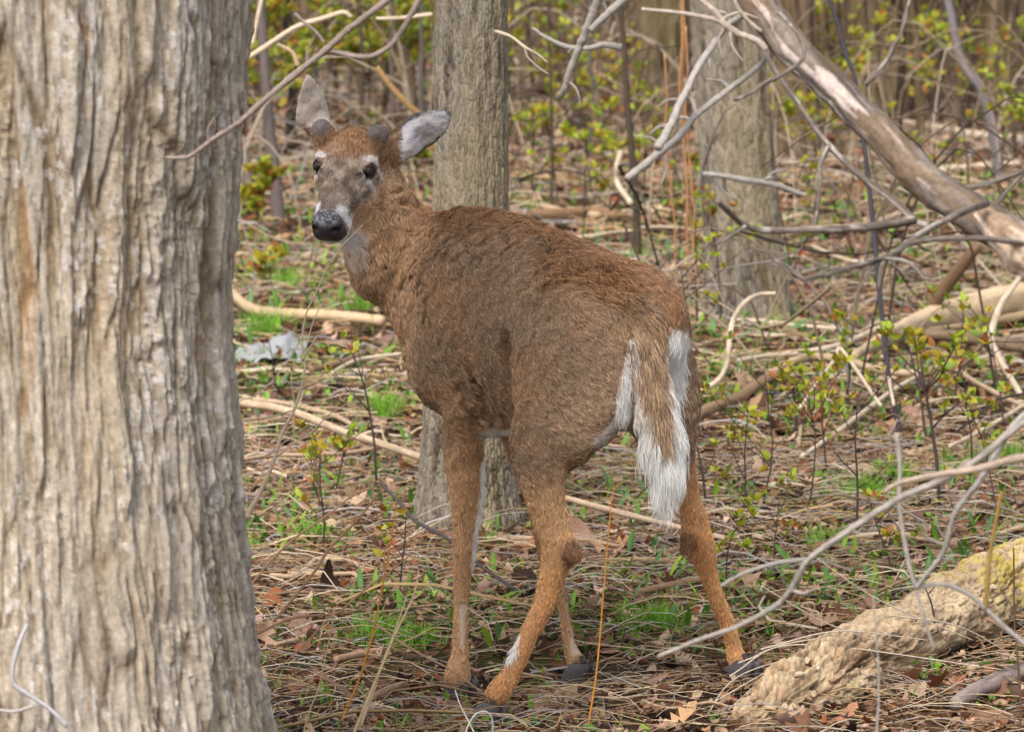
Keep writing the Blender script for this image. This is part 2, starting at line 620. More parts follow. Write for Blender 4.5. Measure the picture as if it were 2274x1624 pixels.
def build_shoots():
    """green spring shoots: the nearest ones each on their own, the rest as ground cover"""
    protos = []
    for k in range(8):
        acc = Acc()
        r = random.Random(k + 40)
        for q in range(1 + k % 3):
            V, F = blade_template(r.uniform(.038, .066), r.uniform(.008, .014), r.uniform(.1, .8), k * 10 + q)
            V = V + np.array((r.uniform(-.012, .012), r.uniform(-.012, .012), 0))
            acc.add(V, F, GREEN[(k + q) % 5] * r.uniform(.8, 1.15))
        protos.append(acc.mesh('shoot', M_GREEN, True))
    n = 0
    while n < 150:
        x, y = field_points(1, 7.55, 9.6, 1.0)
        if fbm(x * 2.5, y * 2.5, None, 2, 83)[0] < -0.15:
            continue
        z = ground_z(x, y)[0]
        sc_ = rnd.uniform(.6, 1.15)
        lab = ('tiny ', 'small ', 'tall ')[int((sc_ - .6) / .19)] + ('one-leaved', 'two-leaved', 'three-leaved')[(n % 8) % 3] + ' green shoot ' + where((x[0], y[0], z))
        o = obj('spring_shoot', protos[n % 8], None, lab, 'seedling', 'green shoots on the forest floor', None, (x[0], y[0], z - .004))
        o.rotation_euler = (0, 0, rnd.uniform(0, 6.28))
        o.scale = [sc_] * 3
        n += 1
    acc = Acc()
    for (n, d0, d1, sc0, sc1) in ((2200, 8.6, 15, .6, 1.3), (2000, 15, 26, .9, 1.9), (900, 7.2, 12, .3, .6)):
        for k in range(8):
            V, F = blade_template(.058, .013, .3 + .1 * k, 300 + k)
            m = n // 8
            x, y = field_points(m * 2, d0, d1)
            keep = fbm(x * 1.3, y * 1.3, None, 3, 85) > -0.25
            x, y = x[keep][:m], y[keep][:m]
            m = len(x)
            R = rot_mats(RG.uniform(0, 6.28, m), RG.normal(0, .2, m), RG.normal(0, .2, m))
            cols = GREEN[RG.integers(0, 5, m)] * RG.uniform(.7, 1.1, m)[:, None]
            scatter(acc, V, F, np.stack([x, y, ground_z(x, y)], -1), R, RG.uniform(sc0, sc1, m), cols)
    # low rosettes of tiny leaves
    T, F = leaf_template('round', 0.4, 5)
    for (n, d0, d1, s0, s1) in ((9000, 7.2, 13, .008, .021), (11000, 13, 26, .016, .042), (7000, 26, 70, .04, .11), (5000, 7.21, 34, .02, .06)):
        x, y = field_points(n * 2, d0, d1, 4.2 if d0 == 7.21 else 1.15)
        keep = (fbm(x * 1.1, y * 1.1, None, 3, 87) + 0.5 * fbm(x * 6, y * 6, None, 2, 88)) > 0.12
        x, y = x[keep][:n], y[keep][:n]
        m = len(x)
        R = rot_mats(RG.uniform(0, 6.28, m), RG.normal(0, .4, m), RG.normal(0, .4, m))
        cols = GREEN[RG.integers(0, 5, m)] * RG.uniform(.7, 1.2, m)[:, None]
        scatter(acc, T, F, np.stack([x, y, ground_z(x, y) + RG.uniform(.004, .03, m)], -1), R, RG.uniform(s0, s1, m), cols)
    obj('ground_cover', acc.mesh('ground_cover', M_GREEN, True), kind='stuff', label='low green seedlings and small leaves over the forest floor')


build_shoots()


def grass_tuft(u, v, w, h, n, label, bright=1.0):
    g = G(u, v)
    acc = Acc()
    w, h = w * 1.15, h * 1.2
    for i in range(int(n * 1.15)):
        a = rnd.uniform(0, 6.28)
        rr = math.sqrt(rnd.random()) * (.55 + .45 * math.sin(a * 3 + u))
        p = np.array((math.cos(a) * rr * w, math.sin(a) * rr * w * 0.9, 0.0))
        p[2] = float(ground_z(np.array([g[0] + p[0]]), np.array([g[1] + p[1]]))[0]) - g[2]
        hh = h * rnd.uniform(.4, 1.0) * (1.1 - 0.5 * rr)
        le = np.array((rnd.gauss(0, .35), rnd.gauss(0, .35), 1.0))
        t = np.linspace(0, 1, 5)[:, None]
        c = p + le * hh * t + np.array((rnd.gauss(0, .3), rnd.gauss(0, .3), -.25)) * hh * t ** 2
        s = unit((rnd.gauss(0, 1), rnd.gauss(0, .4), 0)) * 0.0016
        V = np.concatenate([np.stack([c[k] - s * (1 - k / 4.5), c[k] + s * (1 - k / 4.5)]) for k in range(5)])
        F = np.array([(2 * k, 2 * k + 1, 2 * k + 3, 2 * k + 2) for k in range(4)])
        acc.add(V, F, lin(126, 178, 52) * rnd.uniform(.6, 1.2) * bright)
    obj('grass_tuft', acc.mesh('grass_tuft', M_GREEN, True), None, label, 'grass', 'tufts of fresh grass', None, g)


grass_tuft(845, 1425, .10, .075, 330, 'bright green grass tuft between the big trunk and the fore hooves')
grass_tuft(940, 1425, .06, .05, 130, 'low bright grass tuft just beside the near fore leg')
grass_tuft(1455, 1395, .085, .07, 300, 'bright green grass tuft between the two hind legs')
grass_tuft(815, 690, .20, .13, 320, 'grass tuft behind the fallen pole under the deer\'s throat')
grass_tuft(590, 745, .16, .15, 260, 'tall thin grass tuft in front of the fallen pole beside the big trunk')
grass_tuft(860, 925, .10, .12, 160, 'sparse grass tuft beside the deer\'s brisket')
grass_tuft(1920, 1110, .11, .10, 200, 'sparse grass tuft right of the deer among the saplings')
grass_tuft(640, 640, .18, .12, 180, 'leafy grass patch behind the barkless pole beside the big trunk')
grass_tuft(700, 1200, .10, .08, 130, 'sparse grass tuft among the saplings left of the near fore leg')
grass_tuft(1190, 480, .22, .12, 180, 'grass tuft at the right foot of the tree behind the deer\'s back')
grass_tuft(2230, 1030, .12, .10, 160, 'grass tuft under the thick pinkish branch at the right edge')
grass_tuft(1830, 1215, .08, .07, 120, 'grass tuft under the crooked blurred branch, right of the far hind leg')
grass_tuft(1055, 1215, .09, .07, 130, 'leafy green tuft at the foot of the tree behind the deer')
grass_tuft(1990, 1070, .09, .08, 150, 'low grass tuft near the pale blurred branches at the right')


# ------------------------------------------------------------------ tree trunks with real bark
def bark_big(s, z):
    """broad interlacing plates with lifted lower ends; returns height (m) and colour"""
    ws = s + 0.016 * fbm(s * 5, z * 1.5, None, 3, 101) + 0.0045 * fbm(s * 8, z * 7, None, 2, 102)
    r1 = 1 - np.abs(noise(ws / .080, z / 1.1, None, 103)) * 1.8
    r2 = 1 - np.abs(noise(ws / .030, z / .50, None, 104)) * 1.7
    r3 = 1 - np.abs(noise(ws / .011, z / .20, None, 105)) * 1.5
    f1, f2, val, ox, oy = cells(ws / .028, z / .26 + ws * 6, 110, 1.0)
    edge = np.clip((f2 - f1) * 5.5, 0, 1)
    g1, g2, gv, gx, gy = cells(ws / .0125 + .15 * z, z / .085 + ws * 12, 120, 1.0)
    edge2 = np.clip((g2 - g1) * 3.5, 0, 1)
    k1, k2, kv, kx, ky = cells(ws / .0052, z / .015 + ws * 30, 125, 1.0)
    fine = fbm(ws / .005, z / .03, None, 3, 106)
    rip = noise(ws / .012, z / .0048, None, 107)
    rough_ = sstep(-.2, .5, fbm(s * 12, z * 5, None, 2, 111))
    h = 0.011 * r1 + 0.0060 * r2 + 0.0020 * r3 + 0.012 * (val - .5 - oy * .55) * edge + 0.005 * (edge - 1) \
        + 0.0060 * (gv - .5 - gy * .7) * edge2 * (.4 + rough_) + 0.0014 * (edge2 - 1) + 0.0028 * (kv - .5) * (.4 + rough_) + 0.0018 * fine + 0.0007 * rip * rough_
    top = lin(178, 166, 150)
    ochre = lin(156, 138, 112)
    deep = lin(136, 118, 98)
    t = sstep(-0.020, 0.014, h)[..., None]
    c = deep + (ochre - deep) * sstep(0, .42, t) + (top - ochre) * sstep(.30, .72, t)
    ck = ((1 - edge) ** 2 * .75 + (1 - edge2) ** 2 * .35 * rough_)[..., None]
    c = c + (lin(104, 84, 62) - c) * ck
    k = sstep(.2, .8, fbm(s * 9, z * 1.6, None, 3, 108))[..., None]
    c = c + (lin(184, 164, 134) - c) * k * 0.35
    k = (kv > .72)[..., None] * sstep(-.1, .5, fbm(s * 14, z * 6, None, 2, 109))[..., None]
    c = c + (lin(206, 200, 196) - c) * k * 0.5
    k = (sstep(.62, .9, fbm(s * 26, z * 3, None, 3, 139)) * (1 - sstep(0, .008, h)))[..., None]
    c = c + (lin(176, 130, 82) - c) * k * 0.35
    st = fbm(ws / .0035, z / .045, None, 3, 112)
    return h, c * (1 + 0.16 * fine + .16 * (gv - .5) + .09 * st + .14 * (kv - .5))[..., None]


def bark_mid(s, z, fine=1.0, contrast=1.0):
    """small braided ridges of a younger hardwood"""
    ws = s + 0.006 * fbm(s * 16, z * 7, None, 3, 131)
    g1, g2, gv, gx, gy = cells(ws / (.0072 * fine), z / (.034 * fine) + ws * 8, 140, 1.0)
    k1, k2, kv, _, _ = cells(ws / (.0042 * fine), z / (.010 * fine) + ws * 20, 141, 1.0)
    edge = np.clip((g2 - g1) * 2.6, 0, 1)
    e2 = np.clip((k2 - k1) * 2.6, 0, 1)
    r = 1 - np.abs(noise(ws / (.020 * fine), z / (.12 * fine), None, 143)) * 1.5
    h = (0.0026 * edge + 0.0012 * e2 + 0.0018 * (gv - .5) + 0.0028 * r + 0.0006 * fbm(s * 300, z * 200, None, 2, 144)) * fine * contrast
    t = sstep(-0.0015, 0.0050 * fine * contrast, h)[..., None]
    c = lin(64, 55, 47) + (lin(136, 126, 112) - lin(64, 55, 47)) * t
    k = sstep(-.2, .8, fbm(s * 8, z * 2.5, None, 3, 145))[..., None]
    c = c + (lin(150, 134, 100) - c) * k * 0.4
    k = sstep(.1, .9, gv + .2 * kv)[..., None]
    return h, c * (0.86 + 0.28 * k)


def trunk(name_label, base, prof, bark, nth, zl, front=1.0, lean=None, mat=None, group=None, name='tree', cap_z=None, texr=1.0):
    """prof(z) -> (radius, dx, dy); nth angular lines crowd on the side towards the path"""
    z = np.asarray(zl)
    # angular spacing: fine over the half that faces the camera
    nf, nb = int(nth * 0.78), nth - int(nth * 0.78)
    th = np.concatenate([np.linspace(-np.pi * 1.08, np.pi * 0.08, nf, endpoint=False), np.linspace(np.pi * .08, np.pi * .92, nb, endpoint=False)])
    rad, dx, dy = prof(z)
    R0 = float(np.median(rad))
    S_, Z_ = np.meshgrid(th * R0, z, indexing='xy')
    Sn = np.where(th > np.pi * .5, th - 2 * np.pi, th)
    h, c = bark(S_ * texr, Z_)
    # close the seam softly at the back
    flare = 0
    rr = rad[:, None] + h * (rad / R0)[:, None] ** .5
    X = base[0] + dx[:, None] + np.cos(th)[None, :] * rr
    Y = base[1] + dy[:, None] + np.sin(th)[None, :] * rr
    V = np.stack([X, Y, base[2] + Z_], -1).reshape(-1, 3)
    F = grid_faces(len(z), nth, True)[:, ::-1]
    loc = np.array(base)
    t = thing(name, name_label, 'tree', loc, group)
    obj('trunk', mesh_data('trunk', V - loc, F, mat or M_BARK, c.reshape(-1, 3)), t)
    return t


# the big near trunk, right edge at about x = -0.42
zz = np.concatenate([np.arange(-0.10, 0.18, 0.012), np.arange(0.18, 1.50, 0.0024), np.arange(1.50, 2.0, 0.012), np.arange(2.0, 5.6, .06)])


def prof_big(z):
    r = 0.362 + 0.147 * np.exp(-np.maximum(z, 0) / .22) + 0.034 * sstep(.8, 1.5, z) + 0.006 * np.sin(z * 5)
    r = np.where(z > 1.6, r - (z - 1.6) * .012, r)
    return r, 0.004 * np.sin(z * 3), 0 * z


t_big = trunk('huge furrowed grey-brown trunk filling the left edge, nearer than the deer', (-0.815, 6.35, 0.0), prof_big, bark_big, 520, zz)
for (u0, v0, pts, r, col) in (
        (0, 0, [(60, 1385, 5.88), (38, 1440, 5.86), (28, 1510, 5.86), (62, 1540, 5.86), (110, 1572, 5.86), (150, 1612, 5.86)], 5, (176, 172, 172)),
        (0, 0, [(-20, 1572, 5.86), (30, 1578, 5.86), (75, 1566, 5.86)], 4, (170, 162, 156))):
    A = np.array([P(*p) for p in pts])
    V, F = tube(spline(A, 24), r * S(5.8), 8)
    obj('dry_vine', mesh_data('vine', V - A[0], F, M_TWIG, np.tile(lin(*col), (len(V), 1))), None,
        'pale thin bare vine stem curling low in front of the big trunk' if r == 5 else 'short pale vine stem at the bottom left corner in front of the big trunk', 'twig', None, None, A[0])

# tree straight behind the deer
zz = np.concatenate([np.arange(-0.12, 1.45, 0.0030), np.arange(1.45, 5.5, .08)])


def prof_t1(z):
    r = 0.0905 + 0.016 * sstep(1.0, .2, z) + 0.045 * np.exp(-np.maximum(z, 0) / .09)
    return r, -0.012 * sstep(1.0, 0, z), 0 * z


t1_ = trunk('straight grey-brown tree with finely cracked bark right behind the deer\'s neck and legs', (-0.104, 10.3, 0.0), prof_t1,
            lambda s, z: bark_mid(s, z, 1.0, 1.0 + 0.6 * sstep(.6, .2, z)), 300, zz)
V, F = tube(spline(np.array([P(1100, 70, 10.2), P(1135, 82, 10.15), P(1165, 105, 10.1), P(1195, 122, 10.1), P(1216, 140, 10.1)]), 20), np.linspace(4.5, 2, 20) * S(10), 8, rough=.2, seed=3)
obj('branch', mesh_data('stub', V - np.array((-0.104, 10.3, 0.0)), F, M_TWIG, np.tile(lin(196, 178, 156), (len(V), 1))), t1_)
V, F = tube(spline(np.array([P(1165, 105, 10.1), P(1172, 128, 10.1), P(1198, 152, 10.1), P(1218, 165, 10.1)]), 14), np.linspace(2.6, 1.4, 14) * S(10), 8, rough=.2, seed=4)
obj('branch', mesh_data('stub', V - np.array((-0.104, 10.3, 0.0)), F, M_TWIG, np.tile(lin(186, 168, 148), (len(V), 1))), t1_)

# second tree, right of centre
zz = np.concatenate([np.arange(-0.12, 1.5, 0.0056), np.arange(1.5, 5.5, .08)])


def prof_t2(z):
    return 0.134 + 0.012 * sstep(1.2, 0, z) + 0.05 * np.exp(-np.maximum(z, 0) / .10), -0.075 * z, 0 * z


gz = float(ground_z(np.array([.93]), np.array([15.8]))[0])
trunk('grey-brown tree with rough ridged bark in the middle distance, under the leaning limb', (0.93, 15.8, gz), prof_t2,
      lambda s, z: bark_mid(s, z, 1.9, 0.9), 220, zz)


def simple_bark(s, z):
    h = 0.022 * (1 - np.abs(noise(s / .055, z / .6, None, 151)) * 1.5) + 0.008 * fbm(s / .03, z / .2, None, 3, 152)
    t = sstep(-.012, .022, h)[..., None]
    c = lin(50, 42, 34) + (lin(130, 114, 98) - lin(50, 42, 34)) * t
    k = sstep(-.1, .7, fbm(s * 5, z * 1.2, None, 2, 153))[..., None]
    return h, c + (lin(136, 122, 84) - c) * k * .4


def far_tree(u, vb, w, label, h=4.5, lean=0.0, col=None, nth=56, group='old trees standing in the background'):
    """trunk whose foot is seen at (u, vb) and is w units wide"""
    g = G(u, vb)
    r0 = w * S(g[1]) / 2
    fc = np.array(col if col is not None else (1, 1, 1), np.float32)

    def bk(s, z):
        q = min(r0 / .2, 1.0)
        hh, c = simple_bark(s / q, z / q)
        return hh * q, c * fc
    zl = np.concatenate([np.linspace(-.15, .6, 24), np.linspace(.63, h, 60)])
    ph = rnd.uniform(0, 6)
    tr = trunk(label, (g[0], g[1], g[2]), lambda z: (r0 * (1 + .45 * np.exp(-np.maximum(z, 0) / (r0 * 1.6)) - .05 * z), lean * z + .02 * np.sin(z * 2 + ph), 0 * z),
               bk, nth, zl, mat=M_BARKF, group=group)
    return tr


FAR = [
    # u, v of foot, width, tint, lean, label
    (1466, 268, 108, (1.0, .96, .88), 0.0, 'broad furrowed old trunk just left of the second tree, far back'),
    (1757, 352, 92, (1.0, .88, .82), 0.0, 'reddish brown old trunk right behind the leaning limb, right of the second tree'),
    (1850, 250, 58, (1.02, 1, .9), 0.02, 'tan trunk far back above the leaning limb'),
    (1925, 300, 70, (1.05, 1, .85), -0.02, 'yellowish old trunk behind the middle of the leaning limb'),
    (2003, 278, 60, (1.05, 1.02, .86), 0.03, 'mossy tan trunk far back right of the leaning limb'),
    (2075, 262, 64, (.95, .9, .85), -0.02, 'grey-brown ridged trunk in the far right row'),
    (2140, 250, 56, (1.1, 1.0, .9), 0.02, 'paler ridged trunk in the far right row'),
    (2205, 262, 74, (1.0, .92, .82), 0.0, 'wide brown trunk near the right edge, far back'),
    (2275, 240, 70, (.9, .84, .78), -0.03, 'dark trunk cut by the right edge, far back'),
    (1700, 215, 40, (.9, .85, .8), 0.0, 'slim dark trunk far back between the second tree and the limb'),
    (1345, 150, 34, (.9, .88, .82), 0.02, 'slim trunk very far back right of the tree behind the deer'),
    (1235, 120, 42, (.85, .82, .78), -0.02, 'dark slim trunk very far back right of the tree behind the deer'),
    (690, 110, 40, (.85, .8, .74), 0.03, 'dark trunk very far back above the deer\'s left ear'),
    (812, 95, 30, (.8, .78, .76), -0.02, 'thin dark trunk very far back above the deer\'s forehead'),
    (905, 130, 36, (.85, .82, .78), 0.0, 'slim trunk very far back just left of the tree behind the deer'),
    (640, 210, 30, (.8, .76, .72), 0.05, 'slim dark trunk far back beside the big trunk'),
    (1160, 90, 30, (.85, .8, .78), 0.0, 'very far slim trunk just right of the tree behind the deer'),
    (1620, 130, 30, (.9, .86, .8), 0.0, 'very far trunk showing above the second tree'),
    (1795, 140, 34, (.9, .86, .8), 0.02, 'very far trunk above the upper leaning limb'),
    (1960, 150, 36, (1, .94, .84), 0.0, 'very far tan trunk in the upper right'),
    (2110, 130, 40, (.9, .84, .8), -0.02, 'very far brown trunk in the upper right gap'),
    (2240, 140, 38, (.95, .9, .84), 0.02, 'very far trunk in the upper right corner'),
    (1520, 110, 34, (.9, .86, .8), 0.02, 'very far trunk left of the second tree'),
]
for (u, vb, w, tint, ln_, lab) in FAR:
    far_tree(u, vb, w, lab, 4.5, ln_, tint)


# thin standing stems (saplings and poles) by their picture path; the foot stands on the ground
def wood_mesh(A, R, col, sides=10, seg=None, rough=.10, seed=0, streak=.22, mat=None, patch=None, loc=None, cap=True, flaky=0):
    n = seg or max(10, int(len(A) * 7))
    Pn = spline(A, n)
    Rn = spline(np.array(R, float)[:, None], n)[:, 0].clip(1e-4)
    V, F = tube(Pn, Rn, sides, cap, rough, seed, 8.0 / max(Rn.mean(), .004) * .12)
    k = n * sides
    li = np.concatenate([[0], np.cumsum(np.linalg.norm(np.diff(Pn, axis=0), axis=1))])
    L_ = np.repeat(li, sides)
    a_ = np.tile(np.arange(sides) / sides * 6.283, n)
    rm = max(Rn.mean(), .002)
    q = fbm(np.cos(a_) * 2.2, np.sin(a_) * 2.2, L_ / rm * .18, 4, seed + 5)
    c = np.asarray(col, np.float32)[None, :] * (1 + streak * q)[:, None]
    if patch is not None:
        w = sstep(patch[1], patch[1] + .25, fbm(np.cos(a_) * 1.3, np.sin(a_) * 1.3, L_ / rm * .10, 3, seed + 9))[:, None]
        c = c + (np.asarray(patch[0]) - c) * w
    c = np.vstack([c, c[:1], c[-1:]]) if cap else c
    if flaky:
        f1, f2, val, ox, oy = cells(a_ / 6.283 * 8 + .45 * q, L_ / rm * .28 + .3 * q, seed + 13, 1.0)
        g1, g2, gv, gx, gy = cells(a_ / 6.283 * 20 + .3 * q, L_ / rm * 1.1, seed + 14, 1.0)
        ed = np.clip((f2 - f1) * 4, 0, 1)
        hh = (.07 * (val - .5) * ed + .06 * (gv - .5) - .03 * (1 - ed)) * rm
        cen = np.repeat(Pn, sides, axis=0)
        dv = V[:k] - cen
        V[:k] += dv / (np.linalg.norm(dv, axis=1)[:, None] + 1e-9) * hh[:, None]
        m1 = (sstep(.70, .9, val) * .7 * sstep(-.4, .3, q))[:, None]
        c[:k] = c[:k] + (lin(214, 196, 186) - c[:k]) * m1
        m2 = (sstep(.35, .2, val) * .55)[:, None]
        c[:k] = c[:k] + (lin(120, 94, 66) - c[:k]) * m2
        c[:k] = c[:k] + (lin(96, 74, 54) - c[:k]) * ((1 - ed) * .35)[:, None]
        c[:k] *= (.85 + .3 * gv)[:, None]
    if loc is not None:
        V = V - np.asarray(loc)
    return V, F, c
GREY = lin(164, 156, 148)
TAN = lin(186, 160, 130)
PALE = lin(206, 186, 160)
BROWN = lin(134, 108, 84)
DARK = lin(74, 66, 64)
SLATE = lin(78, 68, 56)
OCH = lin(150, 122, 70)
_seed = [100]


def path3(pts, r, lift=0.0):
    out = []
    for p in pts:
        if len(p) == 3:
            out.append(P(*p))
        else:
            g = G(p[0], p[1])
            g = G(p[0], p[1], r * S(g[1]) * 0.85 + 0.016 + lift + 0.026 * float(sstep(9, 15, g[1])))
            out.append(g)
    return np.array(out)


def wood(name, label, cat, pts, r, col, twigs=(), group=None, rough=.10, streak=.22, mat=None, patch=None, sides=10, seg=None, flaky=0, lift=0.0):
    """a branch, log or stick along picture points; r in picture units (start, end); twigs = [(pts, r)] become its parts"""
    r = (r, r) if not isinstance(r, (tuple, list)) else r
    rm = sum(r) / len(r)
    A = path3(pts, rm, lift)
    rr = np.interp(np.linspace(0, 1, len(A)), np.linspace(0, 1, len(r)), r)
    R = [q * S(a[1]) * (0.84 if a[1] < 6.3 and name != 'leaning_limb' and name != 'broken_limb_end' else 1.0) for q, a in zip(rr, A)]
    _seed[0] += 7
    loc = A[0]
    near_ = cat == 'branch' and A[0][1] < 6.4 and not flaky and rough < .12
    if near_:
        rough, seg = .22, seg or len(A) * 14
    V, F, c = wood_mesh(A, R, col, sides, seg, rough, _seed[0], streak, patch=patch, loc=loc, flaky=flaky)
    if near_:                                             # short side spurs along the branch
        twigs = list(twigs)
        q = random.Random(_seed[0])
        SP_ = spline(A, 40)
        for _ in range(4):
            i = q.randint(4, 35)
            T_ = unit(SP_[i + 1] - SP_[i])
            sd_ = unit(np.cross(T_, (0, 1, 0))) * q.choice((-1, 1))
            L_ = q.uniform(.015, .06)
            D_ = unit(sd_ + T_ * q.uniform(.2, 1.0) + np.array((0, q.gauss(0, .4), 0)))
            twigs.append(([tuple(SP_[i]), tuple(SP_[i] + D_ * L_ * .5), tuple(SP_[i] + unit(D_ + T_ * .4) * L_)], -q.uniform(.0016, .0030)))
    me = mesh_data(name, V, F, mat or M_WOOD, c)
    if not twigs:
        return obj(name, me, None, label, cat, group, None, loc)
    t = thing(name, label, cat, loc, group)
    obj('stem', me, t)
    for tp, tr in twigs:
        tr = (tr, tr * .6) if not isinstance(tr, (tuple, list)) else tr
        B = path3(tp, tr[0]) if tr[0] > 0 else np.array(tp)
        RB = [-tr[0], -tr[0] * .8, -tr[0] * .4] if tr[0] < 0 else [q * S(b[1]) for q, b in zip(np.interp(np.linspace(0, 1, len(B)), np.linspace(0, 1, len(tr)), tr), B)]
        _seed[0] += 7
        V, F, c = wood_mesh(B, RB, col, 7, None, rough, _seed[0], streak, patch=patch, loc=loc)
        obj('twig', mesh_data('twig', V, F, mat or M_WOOD, c), t)
    return t


def dd(pts, d0, d1=None):
    """give picture points a depth running from d0 to d1"""
    d1 = d0 if d1 is None else d1
    n = len(pts)
    return [(u, v, d0 + (d1 - d0) * i / max(1, n - 1)) for i, (u, v) in enumerate(pts)]


# ---- leaning limb, upper right, nearer than the deer
limb = [(486, -1640, 6.2), (900, -1010, 6.12), (1250, -560, 6.0)] + dd([(1600, -95), (1652, -30), (1696, 25), (1758, 107), (1812, 159), (1864, 206), (1912, 257), (1961, 302), (2010, 361), (2061, 407), (2120, 448), (2190, 492), (2290, 560), (2400, 640)], 5.9, 5.5) + [(3000, 1130, 5.4), (3900, 1900, 5.3), (4520, 2440, 5.2)]
wood('leaning_limb', 'thick leaning dead limb with flaking pale bark crossing the upper right', 'branch', limb, (22, 28, 34, 40, 41, 40, 39, 38, 37, 37, 38, 40, 42, 44, 46, 48, 50, 52, 56, 60), lin(116, 105, 96), [
    (dd([(1650, 30), (1672, 66), (1697, 117), (1730, 169), (1782, 246), (1840, 322), (1911, 391), (1974, 437), (2032, 489), (2060, 500)], 5.85, 5.62), (5, 9)),
    (dd([(1839, 324), (1826, 352), (1820, 383), (1818, 437), (1806, 512)], 5.7, 5.6), (6, 4)),
    (dd([(1730, 30), (1749, 50), (1774, 80), (1785, 120), (1769, 145), (1725, 172), (1692, 188), (1668, 206), (1630, 222)], 5.72, 5.6), (5, 5)),
    (dd([(1920, 190), (1965, 142), (1985, 100), (1998, 82), (2008, 40), (2022, -10)], 5.8), (7, 4)),
    (dd([(2030, 488), (1960, 500), (1900, 506), (1819, 509), (1706, 512), (1653, 501), (1622, 475), (1592, 446)], 5.6, 5.4), (11, 8, 6)),
    (dd([(1656, 502), (1620, 525), (1588, 541)], 5.45), (6, 4)),
    (dd([(2190, 452), (2138, 470), (2044, 519), (1980, 564), (1916, 586), (1850, 604), (1780, 622)], 5.5, 5.2), (9, 7, 5)),
    (dd([(2360, 556), (2273, 540), (2175, 529), (2044, 534), (1985, 562), (1958, 590), (1950, 640)], 5.5, 5.25), (8, 6, 3)),
    (dd([(1950, 572), (2010, 580), (2050, 620), (2056, 660)], 5.3), (4, 2)),
    (dd([(2120, 420), (2180, 410), (2235, 392), (2300, 372)], 5.6), (7, 5)),
    (dd([(2200, 470), (2240, 420), (2290, 370)], 5.6), (5, 4)),
    (dd([(1760, 600), (1725, 580), (1690, 555), (1655, 560)], 5.3), (4, 3)),
], rough=.10, streak=.6, mat=M_BARK, patch=(lin(190, 178, 168), .44), sides=64, seg=420, flaky=1)

wood('broken_limb_end', 'splintered pale barkless end of wood under the leaning limb at the right edge', 'branch',
     dd([(2178, 474), (2215, 508), (2262, 548), (2340, 606), (2420, 662)], 5.53, 5.44), (20, 44, 50, 54), lin(198, 174, 152), rough=.16, streak=.5, sides=40, seg=160, patch=(lin(150, 110, 84), .45), mat=M_BARK, flaky=1)

# ---- crossing grey branches in front, upper middle
wood('hanging_branch', 'pale straight forked branch crossing the top edge right of the tree behind the deer', 'branch',
     [(1262, -545, 6.0), (1320, -260, 6.0)] + dd([(1345, -50), (1328, 0), (1300, 70), (1272, 140), (1251, 200), (1240, 216)], 6.0, 6.1), (14, 12, 8), GREY, [
         (dd([(1440, -30), (1383, 2), (1345, 35), (1310, 68)], 6.0), (10, 8)),
         (dd([(1180, 62), (1213, 84), (1262, 105), (1310, 107), (1340, 100), (1380, 106)], 6.1), (4, 8)),
     ], streak=.15)
wood('hanging_branch', 'long thin grey branch sweeping down across the second tree from the limb', 'branch',
     dd([(1715, 0), (1670, 19), (1640, 40), (1609, 62), (1580, 105), (1547, 153), (1525, 200), (1509, 232), (1485, 285), (1459, 330)], 5.9, 5.7), (8, 9, 10, 12), GREY, streak=.15)
wood('hanging_branch', 'thin grey branch slanting across the second tree below the longer sweeping one', 'branch',
     dd([(1700, 130), (1672, 158), (1610, 205), (1544, 257), (1508, 303), (1450, 350), (1391, 397)], 5.9, 5.7), (7, 9, 10), GREY, streak=.15)
wood('hanging_branch', 'pale forked twig meeting the leaning limb at the top of the second tree', 'branch',
     dd([(1535, -30), (1560, 2), (1585, 25), (1609, 55), (1640, 75), (1680, 90), (1700, 110)], 5.8), (8, 9, 9), lin(180, 164, 150), [
         (dd([(1424, 21), (1492, 27), (1540, 34), (1588, 45), (1612, 56)], 5.8), (4, 6)),
         (dd([(1620, -20), (1640, 20), (1665, 50), (1690, 70)], 5.8), (5, 4))], streak=.2)
wood('hanging_branch', 'blurred grey twig lying across the lower second tree, left of the leaning limb', 'branch',
     dd([(1560, 386), (1600, 390), (1670, 402), (1725, 411), (1789, 434)], 5.5), (7, 8, 6), GREY * .8, streak=.2)
# ---- top left branch in front of the trunk and above the ear
wood('near_branch', 'long grey-brown branch running from the big trunk up past the raised ear', 'branch',
     dd([(368, 350), (400, 350), (425, 345), (470, 311), (527, 275), (576, 232), (625, 190), (674, 151), (722, 112), (771, 68), (820, 31), (869, -6), (930, -60)], 5.75, 5.6) + [(1060, -220, 5.75), (1180, -430, 5.95)], (3.5, 6, 8, 8, 9, 10, 11), lin(150, 134, 124), [
         (dd([(718, 106), (745, 116), (786, 125), (827, 124), (869, 98), (903, 49), (932, -4), (950, -50)], 5.65), (6, 6, 7)),
         (dd([(655, 30), (672, 48), (700, 70), (720, 95)], 5.7), (4, 3))], streak=.2)
